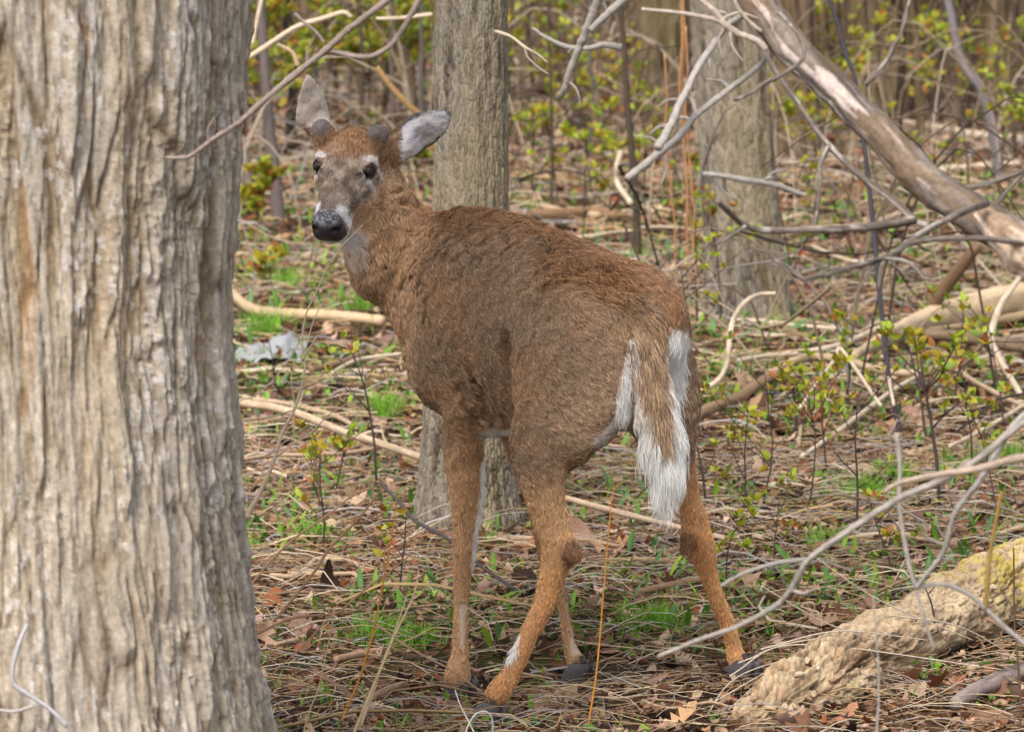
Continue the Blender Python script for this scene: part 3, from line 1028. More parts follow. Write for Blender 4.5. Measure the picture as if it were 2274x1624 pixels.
# ---- bottom right bundle of blurred branches
wood('near_branch', 'long crooked blurred branch reaching from the right edge to the far hind hoof', 'branch',
     dd([(1461, 1456), (1500, 1440), (1552, 1419), (1625, 1394), (1680, 1368), (1728, 1339), (1752, 1312), (1771, 1280), (1793, 1244), (1840, 1208), (1899, 1167), (1998, 1105), (2082, 1069), (2170, 1020), (2300, 925)], 5.3, 5.1) + [(2520, 880, 5.25), (2760, 930, 5.42)], (5, 7, 9, 9, 11), lin(162, 152, 142), streak=.35)
wood('near_branch', 'blurred thin branch rising from the yellow log to the right edge beside the crooked one', 'branch',
     dd([(2034, 1304), (2060, 1270), (2089, 1233), (2105, 1190), (2118, 1142), (2148, 1100), (2173, 1069), (2215, 1000), (2262, 930)], 5.3, 5.2) + [(2400, 830, 5.3), (2540, 760, 5.46)], (6, 8, 8), GREY, [
         (dd([(2034, 1304), (2080, 1296), (2118, 1302), (2160, 1325), (2191, 1353), (2235, 1395), (2290, 1440)], 5.3), (5, 6)),
         (dd([(2034, 1304), (2020, 1262), (2006, 1190), (1996, 1120), (1998, 1040), (1990, 960)], 5.35), (5, 5)),
         (dd([(2034, 1310), (2046, 1350), (2060, 1400), (2075, 1440)], 5.35), (4, 3))], streak=.15)
wood('near_branch', 'thin ochre twig hanging upright over the yellow log', 'twig',
     dd([(2224, 1090), (2208, 1170), (2195, 1251), (2188, 1353)], 5.3), (5, 7), OCH, streak=.2)
wood('near_branch', 'thick pinkish blurred branch across the right edge above the thin ones', 'branch',
     dd([(1962, 1090), (2000, 1070), (2090, 1052), (2180, 1038), (2300, 1012)], 5.1) + [(2600, 1010, 5.2), (2900, 1050, 5.38)], (6, 10, 13), lin(168, 148, 132), streak=.3)
wood('near_branch', 'faint blurred upright twig in front of the yellow log, lower right', 'twig',
     dd([(1938, 1320), (1944, 1400), (1950, 1480), (1950, 1560), (1946, 1640), (1938, 2000), (1930, 2350)], 5.4), (2, 3, 4), GREY, streak=.15)
wood('near_branch', 'blurred grey twig slanting across the far hind leg above the hoof', 'twig',
     dd([(1600, 1300), (1650, 1272), (1720, 1250), (1790, 1240)], 5.6), (5, 6), GREY * .8, streak=.2)

# ---- standing poles and dark saplings
def pole(u_pts, r, col, label, group='thin poles standing in the wood', name='sapling', leaves=0):
    g = G(*u_pts[-1])
    pts = [(u, v, g[1]) for u, v in u_pts[:-1]] + [(u_pts[-1][0], u_pts[-1][1] + 3, g[1])]
    return wood(name, label, 'sapling', pts[::-1], (r * 1.3, r, r * .9), col, group=group, streak=.25)


pole([(1372, -60), (1377, 14), (1386, 120), (1391, 215), (1402, 330), (1412, 440), (1416, 565)], 7, SLATE, 'dark slate-grey pole standing between the two trees, its foot above the deer\'s rump')
pole([(570, -60), (578, 0), (586, 122), (591, 195), (598, 293), (610, 388), (618, 500)], 12, lin(108, 96, 92), 'grey-brown pole beside the big trunk, left of the raised ear')
pole([(540, 330), (548, 372), (555, 440), (575, 470), (596, 484)], 13, lin(120, 108, 98), 'short bent grey stem at the foot of the pole beside the big trunk')
pole([(1830, -60), (1842, 0), (1862, 60), (1878, 123), (1897, 175), (1916, 312), (1927, 396), (1960, 720), (1975, 850), (2000, 965)], 5, lin(82, 76, 82), 'tall dark sapling passing behind the leaning limb and in front of the driftwood log')
pole([(2060, -60), (2102, 0), (2129, 123), (2150, 165), (2179, 202), (2200, 273), (2225, 410)], 10, lin(118, 110, 110), 'bent grey pole in the upper right, kinked half way')
pole([(2248, -60), (2250, 30), (2262, 110), (2256, 220), (2246, 380)], 5, SLATE, 'thin dark pole near the upper right edge')
pole([(2165, -40), (2200, 20), (2250, 80), (2290, 150), (2300, 330)], 4, SLATE, 'arching thin dark stem in the upper right corner')
pole([(798, -60), (800, 60), (806, 140), (802, 240), (800, 330)], 5, SLATE, 'thin dark stem above the deer\'s forehead')
pole([(868, -40), (872, 40), (868, 120), (872, 230), (870, 330)], 5, lin(96, 84, 78), 'thin brown stem left of the tree behind the deer')
pole([(930, -40), (936, 90), (934, 200), (940, 330)], 5, lin(96, 88, 84), 'thin stem close to the left side of the tree behind the deer')
pole([(700, -60), (690, 60), (700, 150), (708, 260)], 6, lin(90, 80, 76), 'thin dark stem behind the near branch, above the raised ear')
pole([(1225, -50), (1218, 60), (1222, 180), (1226, 330), (1224, 470)], 3, SLATE, 'very thin stem right of the tree behind the deer')
pole([(1312, -30), (1308, 100), (1316, 220), (1306, 350)], 4, lin(100, 92, 90), 'thin grey stem behind the pale hanging branch')
pole([(1725, -50), (1722, 40), (1742, 160), (1740, 260)], 5, lin(96, 84, 80), 'thin stem between the second tree and the leaning limb')
for k, (lab, u0, u1, v0, v1, r) in enumerate((('thin orange-tan vine strand hanging left of the second tree, leftmost of the bundle', 1475, 1512, 120, 690, 2.2),
                                             ('orange-tan vine strand hanging against the second tree, longest of the bundle', 1512, 1535, -20, 640, 3),
                                             ('orange-tan vine strand at the middle of the hanging bundle beside the second tree', 1516, 1544, -20, 600, 2.5),
                                             ('thin tan vine strand of the hanging bundle, rightmost against the second tree', 1522, 1552, 60, 660, 2.2))):
    v = np.linspace(v0, v1, 7)
    u = np.interp(v, [v0, v1], [u0, u1]) + np.array([0, 3, -4, 2, 5, -2, 0]) - 8 * np.sin(np.linspace(0, 3.1, 7))
    wood('vine_strand', lab, 'vine', dd(list(zip(u, v)), 14.6, 14.9), (r, r * .8), lin(190, 142, 98), streak=.15)

# ---- fallen wood on the ground
def fallen(label, pts, r, col=TAN, **k):
    return wood('fallen_branch', label, 'fallen branch', pts, r, col, group='dead wood lying on the forest floor', **k)


wood('fallen_log', 'smooth barkless grey-tan driftwood log lying at the right, under the leaning limb', 'log',
     [(1895, 790), (1940, 765), (1999, 735), (2060, 712), (2120, 696), (2190, 680), (2260, 668), (2340, 660)], (10, 16, 24, 32, 38, 40, 36), lin(188, 164, 132), rough=.10, streak=.32, sides=22, seg=90,
     patch=(lin(140, 120, 98), .35))
fallen('brown bark-covered limb propped across the driftwood log', [(2170, 545, 15.2), (2158, 560, 15.2), (2100, 635, 15.3), (2051, 709, 15.4), (1999, 790, 15.4)], (13, 15, 17), lin(124, 98, 76), streak=.3)
fallen('long thin pale log running left from the driftwood log', [(1640, 800), (1700, 790), (1781, 782), (1868, 765), (1955, 728)], (5, 7, 8), PALE)
fallen('barkless tan branch curving below the driftwood log', [(1700, 838), (1740, 812), (1795, 793), (1868, 798), (1955, 822), (2042, 828), (2086, 815)], (9, 10, 9, 8), TAN, streak=.35)
fallen('curved brown branch rising beside the driftwood log', [(2070, 822, 13.9), (2129, 810, 13.9), (2164, 782, 13.9), (2187, 742, 13.9), (2196, 700, 13.9)], (8, 7, 6), BROWN)
fallen('long pale bleached stick slanting down-left below the driftwood log', [(1780, 1012), (1845, 968), (1912, 918), (1984, 865), (2042, 832)], (5, 6, 5), PALE)
fallen('thick brown log just right of the deer\'s rump', [(1535, 928), (1580, 905), (1640, 880), (1700, 842), (1716, 832)], (14, 13, 11), lin(150, 122, 92), streak=.3)
fallen('crooked pale branch standing at the right edge over the dark logs', [(2275, 598, 14), (2243, 645, 13.9), (2222, 676, 13.8), (2199, 746, 13.6), (2217, 790, 13.4), (2240, 833, 13.2), (2266, 876, 13)], (6, 8, 7), lin(196, 176, 152), streak=.3)
fallen('dark weathered log under the driftwood log at the right edge', [(2052, 742), (2110, 745), (2158, 752), (2273, 770), (2330, 776)], (12, 14, 16), lin(128, 108, 86), streak=.35)
fallen('brown weathered log just below the driftwood log at the right', [(2050, 735), (2158, 722), (2273, 700), (2330, 690)], (8, 10, 12), lin(158, 134, 104), streak=.3)
fallen('pale jointed stick at the right edge below the crooked branch', [(2123, 820), (2173, 852), (2231, 882), (2300, 914)], (5, 6, 6), TAN)
fallen('long bleached stick at the right edge pointing down-left', [(2108, 990), (2158, 966), (2216, 934), (2290, 888)], (4, 5, 5), PALE)
fallen('dark crooked twig at the right edge', [(2120, 960, 11.5), (2187, 909, 11.5), (2216, 886, 11.5), (2290, 870, 11.6)], (3, 3), DARK)
fallen('pale stick standing crooked between the saplings right of the deer', [(1984, 900, 12.2), (1975, 850, 12.3), (1968, 800, 12.4), (1955, 790, 12.4)], (4, 4), PALE)
fallen('light stick right of the deer with an angular bend', [(1775, 905, 12), (1850, 800, 12.4), (1858, 782, 12.5), (1872, 780, 12.5), (1955, 900, 12)], (3.5, 4, 4), PALE)
fallen('arched tan branch curving up right of the deer\'s rump', [(1541, 873, 12.6), (1570, 860, 12.6), (1600, 836, 12.6), (1616, 800, 12.6), (1618, 770, 12.6), (1625, 719, 12.7), (1640, 688, 12.7), (1662, 664, 12.7), (1690, 653, 12.8), (1722, 652, 12.8)], (6, 6, 5), PALE)
fallen('barkless pole lying behind the deer\'s chest beside the big trunk', [(515, 650), (535, 670), (560, 686), (600, 694), (645, 697), (732, 700), (800, 706), (850, 712)], (11, 13, 12), lin(196, 168, 134), streak=.25)
fallen('long barked stick reaching from the big trunk behind the deer\'s legs', [(505, 885), (529, 893), (595, 902), (663, 918), (718, 940), (773, 962), (841, 983), (896, 1002), (978, 1028), (1080, 1054), (1160, 1076), (1260, 1106), (1380, 1138), (1500, 1168), (1620, 1196)], (10, 9, 9, 8, 7, 6), lin(196, 170, 142), streak=.35, lift=.05, twigs=[
    ([(860, 990, 11.85), (850, 965, 11.9), (846, 935, 11.9)], 2.5), ([(640, 910, 12.7), (665, 890, 12.7), (672, 872, 12.7)], 2)])
fallen('thin level stick below the long barked one, beside the big trunk', [(530, 1020), (609, 1010), (691, 1009), (773, 1004), (841, 993), (860, 985)], (5, 5, 5), lin(180, 152, 124), lift=.04)
fallen('tan branch lying behind the long barked stick', [(540, 880), (562, 886), (632, 895), (716, 914), (760, 930), (790, 950)], (6, 6, 6), TAN)
fallen('pale stick below the deer\'s chest left of the brisket', [(735, 828), (790, 800), (850, 790), (890, 785)], (4, 5, 4), PALE)
fallen('brown branch lying left of the deer\'s brisket', [(690, 820), (740, 810), (790, 792), (812, 780)], (7, 8, 6), BROWN)
fallen('short thick broken stick left of the near fore hoof', [(826, 1548), (870, 1528), (908, 1518)], (10, 11), lin(158, 128, 100))
fallen('dark short stick crossing toward the broken stick, bottom left', [(697, 1488), (735, 1515), (765, 1535), (782, 1552)], (8, 9), lin(132, 102, 80))
fallen('flat tan bark piece in the grass left of the near fore leg', [(745, 1462), (800, 1450), (850, 1440)], (7, 9, 6), lin(184, 150, 120))
fallen('knobby crooked stick lying in the leaves beside the big trunk, lower left', [(600, 1275), (650, 1278), (680, 1262), (705, 1240), (760, 1242)], (5, 7, 5), TAN)
fallen('tan stick under the knobby crooked stick, lower left', [(640, 1270), (720, 1273), (790, 1272)], (6, 5), TAN)
fallen('thin branch with a rounded end lying right of the big trunk near the bottom', [(610, 1430), (660, 1418), (676, 1412)], (5, 6), TAN)
fallen('brown log piece lying between the hind legs beyond the grass tuft', [(1420, 1312), (1480, 1300), (1530, 1290), (1570, 1285)], (7, 9, 7), lin(146, 118, 92))
fallen('long slim stick behind the near hock', [(1340, 1245), (1420, 1240), (1500, 1246)], (5, 6), lin(164, 134, 106))
fallen('slim brown stick lying behind the fore hooves', [(940, 1470), (1030, 1450), (1120, 1440), (1200, 1450)], (4, 4), BROWN)
fallen('bent stick lying in front of the far fore hoof', [(1180, 1560), (1280, 1545), (1380, 1548), (1470, 1530)], (3, 3), lin(190, 166, 140))
fallen('slim dark stick slanting down right behind the near fore leg', [(845, 1072, 9.9), (887, 1115, 9.8), (923, 1156, 9.7), (1002, 1200, 9.5), (1060, 1250, 9.2), (1150, 1312, 9.1)], (4, 4.5, 4), DARK * 1.3)
fallen('thin straight brown stick slanting across the near fore pastern', [(800, 1365, 8.05), (840, 1388, 8.0), (894, 1428, 7.95), (950, 1459, 7.92), (1007, 1490, 7.9), (1077, 1541, 7.88)], (3, 3, 2), lin(160, 130, 104))
for (lab, pts, r, c) in (
        ('pale log very far back at the right, above the crossing twigs', [(1995, 272), (2080, 285), (2160, 300), (2280, 310)], (8, 11, 10), PALE),
        ('pale fallen pole far back between the two trees', [(1120, 465), (1180, 455), (1260, 470), (1330, 478)], (6, 8), TAN),
        ('horizontal tan log very far back at the top right of the tree behind the deer', [(1125, 38), (1200, 36), (1290, 30)], (6, 7), TAN),
        ('bright bent pole far back left of the tree behind the deer', [(552, 128, 15), (600, 97, 15), (659, 60, 15), (722, 40, 15), (761, 28, 15), (780, 38, 15)], (6, 6, 5), PALE),
        ('bright thin pole far back just left of the tree behind the deer', [(835, 42, 15), (893, 40, 15), (960, 32, 15)], (4, 5), PALE),
        ('short bent pale twig hanging from the bright bent pole', [(615, 98, 15), (649, 117, 15), (661, 146, 15)], (4, 5), TAN),
        ('pale upright twig far back beside the top of the big trunk', [(585, -20, 15), (572, 40, 15), (560, 100, 15)], (5, 4), PALE),
        ('tan pole far back slanting above the left-turned ear', [(835, 150, 17), (870, 195, 17), (905, 232, 17), (940, 262, 17)], (7, 7), lin(160, 126, 84)),
        ('twisted pale root-like branch far back between the two trees', [(1238, 300), (1280, 240), (1330, 210), (1375, 200)], (7, 9), lin(176, 152, 124)),
        ('pale bent stick standing at the foot of the dark pole', [(1378, 335, 19), (1370, 370, 19), (1372, 410, 19), (1400, 450, 18.6)], (6, 6), PALE),
        ('low brown log far back behind the deer\'s back', [(1130, 480), (1230, 475), (1320, 470), (1370, 478)], (12, 13), lin(138, 108, 82)),
        ('tan log in the middle distance right of the second tree', [(1740, 520), (1830, 510), (1930, 500), (2010, 470)], (9, 9), TAN),
        ('low brown log far back at the right, behind the limb', [(1780, 450), (1900, 442), (2000, 436)], (14, 14), lin(126, 98, 74)),
        ('grey stick far back at the right lying level', [(2050, 380), (2150, 370), (2270, 362)], (6, 6), PALE),
        ('slanting tan pole right of the driftwood log\'s far end', [(1935, 640), (2010, 595), (2070, 560), (2090, 545)], (4, 5), TAN),
        ('slim pale pole lying behind the driftwood log', [(1800, 545), (1900, 580), (1990, 560), (2080, 540)], (4, 4), PALE),
        ('dark rotten log far back right of the tree behind the deer', [(1130, 225), (1200, 205), (1280, 215)], (16, 14), lin(92, 68, 50)),
        ('dark fallen log very far back at the left, above the muzzle', [(620, 330), (660, 320), (700, 322)], (12, 10), lin(88, 70, 54)),
        ('brown fallen limb far back left of the tree behind the deer', [(850, 250), (900, 262), (950, 258)], (12, 10), lin(96, 72, 54))):
    fallen(lab, pts, r, c)

# ---- short sticks lying about, one object each
for i in range(70):
    x, y = field_points(1, 7.7, 19, .95)
    x, y = float(x[0]), float(y[0])
    L = rnd.uniform(.12, .55) * (1 + (y - 7) * .04)
    a = rnd.gauss(0, .6)
    n = 5
    A = []
    for k in range(n):
        t = k / (n - 1) - .5
        px, py = x + math.cos(a) * L * t, y + math.sin(a) * L * t + rnd.gauss(0, .012)
        A.append((px, py, float(ground_z(np.array([px]), np.array([py]))[0]) + .012 + rnd.uniform(0, .02)))
    A = np.array(A)
    r = rnd.uniform(.0022, .0070) * (1 + (y - 7) * .03)
    ck = rnd.randint(0, 3)
    c = [TAN, PALE, BROWN, lin(170, 146, 122)][ck]
    V, F, cc = wood_mesh(A, [r, r * 1.1, r, r * .9, r * .6], c * rnd.uniform(.8, 1.1), 6, 14, .12, i, .25, loc=A[0])
    obj('fallen_twig', mesh_data('fallen_twig', V, F, M_WOOD, cc), None, ('short ' if L < .35 else 'long ') + ('thin ' if r < .0055 else 'thick ') + {0: 'tan', 1: 'pale', 2: 'brown', 3: 'beige'}[ck] + ' stick ' + where(A[2]), 'stick', 'short loose sticks on the litter', None, A[0])

# ---- near upright dead stems and grasses
ST = lin(198, 176, 150)


def stalk(label, pts, d0, d1, r, col=ST, twigs=(), name='grass_stalk'):
    return wood(name, label, 'stem', dd(pts, d0, d1), r, col, [(dd(p, q, q2), rr) for p, q, q2, rr in twigs], streak=.12, sides=7)


stalk('long pale dry stem rising past the deer\'s nose from beside the big trunk', [(548, 1150), (554, 1134), (581, 1085), (609, 1019), (620, 978), (631, 951), (655, 904), (674, 840), (676, 809), (674, 794), (671, 748), (679, 698), (703, 646), (726, 594), (761, 544), (778, 527), (804, 501)], 7.5, 7.75, (6, 5, 3.2, 2, 1.6, 1.2), ST, (
    ([(674, 800), (680, 770), (685, 748), (703, 695), (740, 640)], 7.6, 7.7, (1.8, .9)),
    ([(656, 900), (648, 860), (646, 830)], 7.6, 7.6, (2.5, 1)),
    ([(650, 910), (600, 925), (540, 935), (525, 945)], 7.55, 7.5, (1.5, 1)),
    ([(676, 845), (720, 850), (765, 850)], 7.6, 7.65, (1.6, 1)),
    ([(670, 800), (690, 770), (706, 745), (726, 742)], 7.6, 7.6, (3, 1.5)),
    ([(609, 1019), (650, 985), (690, 960), (730, 920), (780, 890)], 7.55, 7.6, (2.5, 1)),
    ([(615, 1000), (590, 1010), (640, 975), (680, 945)], 7.5, 7.55, (2, 1)),
    ([(670, 748), (640, 800), (600, 850), (560, 880), (525, 890)], 7.6, 7.5, (1.5, 1))))
stalk('slim tan stem slanting up right from the big trunk, upper of two', [(555, 1300), (600, 1245), (650, 1197), (724, 1145), (781, 1101), (827, 1082)], 7.55, 7.8, (3, 2.5, 1.8), lin(188, 152, 118), (([(781, 1101), (790, 1080), (794, 1070)], 7.7, 7.7, 1.5),))
stalk('slim brown stem slanting up right from the big trunk, lower of two', [(608, 1378), (654, 1323), (702, 1262), (732, 1216), (786, 1161), (820, 1120), (847, 1085)], 7.5, 7.8, (3.5, 3, 2), lin(164, 126, 98))
stalk('crooked brown twig rising from the foot of the big trunk toward the fore leg', [(572, 1404), (640, 1374), (690, 1366), (736, 1363), (792, 1354), (835, 1329)], 7.45, 7.7, (3.5, 3, 1.8), lin(172, 134, 104), (
    ([(750, 1360), (809, 1309), (866, 1267), (914, 1227)], 7.6, 7.8, (2.8, 1.6)), ([(592, 1507), (668, 1436), (740, 1361)], 7.4, 7.55, (1.6, 1.8))))
stalk('orange-ochre grass stem left of the near fore leg', [(758, 1600), (770, 1570), (798, 1504), (826, 1411), (846, 1315), (863, 1227), (874, 1160), (882, 1080)], 7.5, 7.6, (2.6, 2.2, 1.2), lin(196, 134, 58))
stalk('orange-ochre grass stem standing between the hind legs', [(1303, 1624), (1320, 1520), (1330, 1432), (1341, 1296), (1355, 1137), (1363, 1075)], 7.6, 7.7, (2.4, 2, 1), lin(196, 134, 58))
stalk('pale dry grass stem leaning right at the bottom, right of the orange one', [(780, 1640), (826, 1529), (874, 1414), (917, 1323), (930, 1262)], 7.35, 7.5, (4, 3, 1.2), lin(206, 176, 136))
stalk('pale dry grass stem beside the leaning one, slightly shorter', [(800, 1612), (832, 1524), (852, 1462), (880, 1390), (904, 1320)], 7.4, 7.5, (3.5, 2.4, 1), lin(206, 180, 146))
stalk('thin tan stem near the foot of the big trunk', [(672, 1630), (690, 1570), (708, 1524), (722, 1460), (736, 1391), (742, 1346)], 7.35, 7.45, (2, 1.5), lin(186, 156, 126))
stalk('white curled grass stem looping over the nearest hind hoof', [(1030, 1640), (1038, 1612), (1052, 1588), (1066, 1579), (1080, 1579), (1092, 1594), (1094, 1630)], 7.25, 7.3, (2, 2), lin(214, 208, 204))
stalk('whitish stem standing before the near fore hoof', [(1060, 1640), (1040, 1600), (1022, 1565), (1010, 1530)], 7.4, 7.45, (2, 1.4), lin(214, 204, 196))
for k, (a, b, c_, lab) in enumerate((((1560, 1600), (1640, 1500), (1830, 1440), 'first pale grass stalk bending over the rotten log from its left end'),
                                    ((1580, 1560), (1720, 1480), (1900, 1385), 'second arched grass stalk over the rotten log, higher'),
                                    ((1640, 1470), (1800, 1430), (2273, 1492), 'long almost level straw lying over the rotten log'),
                                    ((1690, 1440), (1860, 1400), (2060, 1420), 'thin straw arched over the middle of the rotten log'),
                                    ((1600, 1590), (1700, 1500), (1770, 1455), 'short steep straw at the left end of the rotten log'),
                                    ((1690, 1300), (1830, 1380), (2000, 1440), 'thin straight straw slanting down right onto the rotten log'),
                                    ((1800, 1230), (1950, 1330), (2160, 1420), 'long straight straw slanting down right above the rotten log'),
                                    ((1975, 1365), (2130, 1390), (2273, 1470), 'straw crossing the right half of the rotten log'),
                                    ((1620, 1500), (1740, 1430), (1990, 1400), 'highest arched straw bridging onto the rotten log'),
                                    ((1930, 1440), (1990, 1560), (2070, 1640), 'straw sloping down right at the bottom of the rotten log'),
                                    ((1820, 1560), (1900, 1500), (1925, 1440), 'short dry stem standing before the middle of the rotten log'))):
    q = 7.75 if k != 9 else 7.6
    pts = spline(np.array([a, b, c_], float), 9)
    stalk(lab, [(p[0], p[1]) for p in pts], q, q + .35, (1.8, 1.6, 1.0), lin(218, 200, 180))
stalk('dark thin curved twig standing at the right edge of the rotten log', [(2262, 1640), (2266, 1560), (2258, 1450), (2252, 1380), (2250, 1215)], 7.4, 7.5, (3, 2), lin(96, 70, 54))
stalk('small dark forked twig on the yellow part of the rotten log', [(2076, 1385), (2068, 1340), (2060, 1318)], 8.3, 8.3, (2.5, 2), DARK, (([(2060, 1318), (2052, 1300), (2046, 1290)], 8.3, 8.3, 1.5), ([(2060, 1318), (2072, 1305), (2076, 1297)], 8.3, 8.3, 1.5)))
stalk('dark branching twig behind the yellow log at the right', [(2100, 1420), (2060, 1360), (2035, 1300), (2018, 1240), (2010, 1200), (1990, 1165), (1960, 1120)], 8.2, 9.2, (3, 3, 2.2), lin(120, 98, 86), (([(2018, 1240), (1980, 1222), (1940, 1215), (1905, 1225)], 8.9, 8.9, (2.5, 1.5)), ([(1960, 1125), (1920, 1110), (1890, 1102), (1850, 1098)], 9.1, 9.1, (2.5, 1.5))))

# ---- rotten log in the near right corner
def build_rotten_log():
    A = np.array([(*P(1660, 1640, 7.62)[:2],), (*P(1790, 1580, 7.85)[:2],), (*P(1930, 1500, 8.15)[:2],), (*P(2080, 1420, 8.5)[:2],), (*P(2230, 1350, 8.85)[:2],), (*P(2420, 1290, 9.2)[:2],)])
    z = ground_z(A[:, 0], A[:, 1]) + np.array([-.02, .022, .038, .052, .070, .075])
    C = np.column_stack([A, z])
    nL, nS = 330, 150
    Cs = spline(C, nL)
    R = np.interp(np.linspace(0, 1, nL), [0, .12, .4, .62, .8, 1], [.045, .068, .072, .080, .090, .095])
    T = np.gradient(Cs, axis=0)
    T /= np.linalg.norm(T, axis=1)[:, None]
    N1 = np.cross(T, (0, 0, 1.0))
    N1 /= np.linalg.norm(N1, axis=1)[:, None]
    N2 = np.cross(N1, T)
    a = np.linspace(0, 2 * np.pi, nS, endpoint=False)
    L = np.concatenate([[0], np.cumsum(np.linalg.norm(np.diff(Cs, axis=0), axis=1))])
    LL, AA = np.meshgrid(L, a, indexing='ij')
    s = AA * .08
    rot = sstep(.50, .30, LL / L[-1])          # crumbled part is the near end
    cx, cy = np.cos(AA) * 2, np.sin(AA) * 2
    w = .010 * fbm(LL * 12, cx, cy, 3, 201)
    f1, f2, val, ox, oy = cells((LL + w) / .055 + s * 9, (s + w) / .0085, 210, 1.0)
    ed = np.clip((f2 - f1) * 6, 0, 1)
    g1, g2, gval, gx, gy = cells((LL + w * 1.5) / .050 + s * 6, (s + w) / .0095, 214, 1.0)
    ed2 = np.clip((g2 - g1) * 4, 0, 1)
    crk = np.abs(fbm(LL * 5, cx * 3, cy * 3, 3, 205))
    crack = 1 - sstep(0, .09, crk)
    lump = fbm(LL * 7, cx * .7, cy * .7, 4, 203) * 1.3
    hole = sstep(.45, .7, fbm(LL * 14, cx * 1.6, cy * 1.6, 3, 209)) * rot
    h = .011 * lump + .0016 * ed * (1 - rot) + .0016 * (val - .5) * (1 - rot) + rot * (.009 * (gval - .5) + .003 * ed2 + .006 * (val - .5)) - .010 * crack - .018 * hole + .0018 * fbm(LL * 70, cx * 7, cy * 7, 3, 207)
    # a long flake of bark standing off the near upper side
    rr = R[:, None] * (1 + .12 * np.cos(AA * 3 + LL * 6)) + h
    V = Cs[:, None, :] + (np.cos(AA)[..., None] * N1[:, None, :] + np.sin(AA)[..., None] * N2[:, None, :]) * rr[..., None]
    top = np.sin(AA)
    pale = lin(214, 188, 152)
    c = lin(176, 152, 122) + (pale - lin(176, 152, 122)) * sstep(-.4, .5, lump)[..., None]
    c = c + (lin(178, 140, 106) - c) * (rot * sstep(-.2, .6, fbm(LL * 20, cx * 2, cy * 2, 3, 221)) * .6)[..., None]
    lich = sstep(.56, .68, LL / L[-1] + .05 * lump) * sstep(-.1, .45, top + .4 * fbm(LL * 10, cx, cy, 3, 223))
    c = c + (lin(198, 174, 84) - c) * (lich * .85 * sstep(-.6, .3, fbm(LL * 30, cx * 3, cy * 3, 3, 225)))[..., None]
    dark = np.clip((1 - ed) * .75 * (1 - rot) + (1 - ed2) * .5 * rot + crack * .7 + hole * .6, 0, 1)
    c = c + (lin(84, 60, 42) - c) * (dark * .9)[..., None]
    F = grid_faces(nL, nS, True)
    V = V.reshape(-1, 3)
    c = c.reshape(-1, 3)
    n0 = len(V)
    V = np.vstack([V, Cs[0], Cs[-1]])
    c = np.vstack([c, lin(120, 92, 66), lin(120, 92, 66)])
    j = np.arange(nS)
    caps = np.concatenate([np.stack([np.full(nS, n0), j, (j + 1) % nS], -1), np.stack([np.full(nS, n0 + 1), (nL - 1) * nS + (j + 1) % nS, (nL - 1) * nS + j], -1)])
    loc = C[2].copy()
    t = thing('rotten_log', 'thick rotten crumbling log with a yellow lichen top in the near right corner', 'log', loc)
    obj('log_body', mesh_data('rotten_log', V - loc, [F, caps], M_BARK, c), t)
    # loose bark flakes and crumbs of rotten wood lying on and beside it
    for k in range(46):
        tt = int(np.clip(abs(rnd.gauss(.16, .16)), 0, .75) * nL)
        an = rnd.uniform(.3, 2.9)
        p = Cs[tt] + (math.cos(an) * N1[tt] + math.sin(an) * N2[tt]) * (R[tt] + .004)
        sx, sy, sz = rnd.uniform(.006, .018), rnd.uniform(.004, .009), rnd.uniform(.003, .006)
        nrm = math.cos(an) * N1[tt] + math.sin(an) * N2[tt]
        e1 = unit(T[tt] + np.array([rnd.gauss(0, .4) for _ in range(3)]))
        e1 = unit(e1 - (e1 @ nrm) * nrm)
        e2 = np.cross(nrm, e1)
        pv = []
        for a_ in range(7):
            q = a_ / 7 * 6.283
            k_ = rnd.uniform(.7, 1.1)
            for hh in (0, 1):
                pv.append(p + e1 * math.cos(q) * sx * k_ + e2 * math.sin(q) * sy * k_ + nrm * (hh * sz * rnd.uniform(.6, 1.2)))
        fs = [(2 * a_, 2 * ((a_ + 1) % 7), 2 * ((a_ + 1) % 7) + 1, 2 * a_ + 1) for a_ in range(7)]
        pv.append(p + nrm * sz)
        tf = [(len(pv) - 1, 2 * a_ + 1, 2 * ((a_ + 1) % 7) + 1) for a_ in range(7)]
        cc = rnd.choice([lin(204, 174, 138), lin(190, 160, 124), lin(214, 190, 158), lin(176, 146, 112)])
        obj('bark_flake', mesh_data('flake', np.array(pv) - loc, [np.array(fs), np.array(tf)], M_BARK, np.tile(cc, (len(pv), 1)), False), t)


build_rotten_log()
wood('fallen_log', 'grey weathered log stub lying below the rotten log at the bottom right corner', 'log', [(2120, 1560), (2170, 1530), (2240, 1500), (2300, 1478)], (14, 20, 22), lin(146, 130, 122), rough=.2, streak=.4, sides=14, patch=(lin(96, 86, 82), .3))

# ---- saplings with opening leaves
def bud_leaf(r, p, dirn, size, acc, col):
    dirn = unit(dirn)
    s = unit(np.cross(dirn, (r.gauss(0, 1), r.gauss(0, 1), r.gauss(0, 1))))
    n = np.cross(s, dirn)
    w = size * .30
    V = [p, p + dirn * size * .35 + s * w + n * w * .3, p + dirn * size * .4 - n * w * .15, p + dirn * size * .35 - s * w + n * w * .3,
         p + dirn * size * .75 + s * w * .7 + n * w * .2, p + dirn * size * .75 - s * w * .7 + n * w * .2, p + dirn * size * 1.05]
    acc.add(np.array(V), [np.array([(0, 1, 2), (0, 2, 3), (4, 6, 2), (2, 6, 5), (1, 4, 2), (2, 5, 3)])], col)


LEAFC = [lin(*c) for c in ((176, 176, 44), (156, 174, 46), (188, 164, 46), (172, 152, 48), (130, 158, 56), (180, 186, 60), (168, 160, 44), (160, 176, 50), (176, 108, 60))]


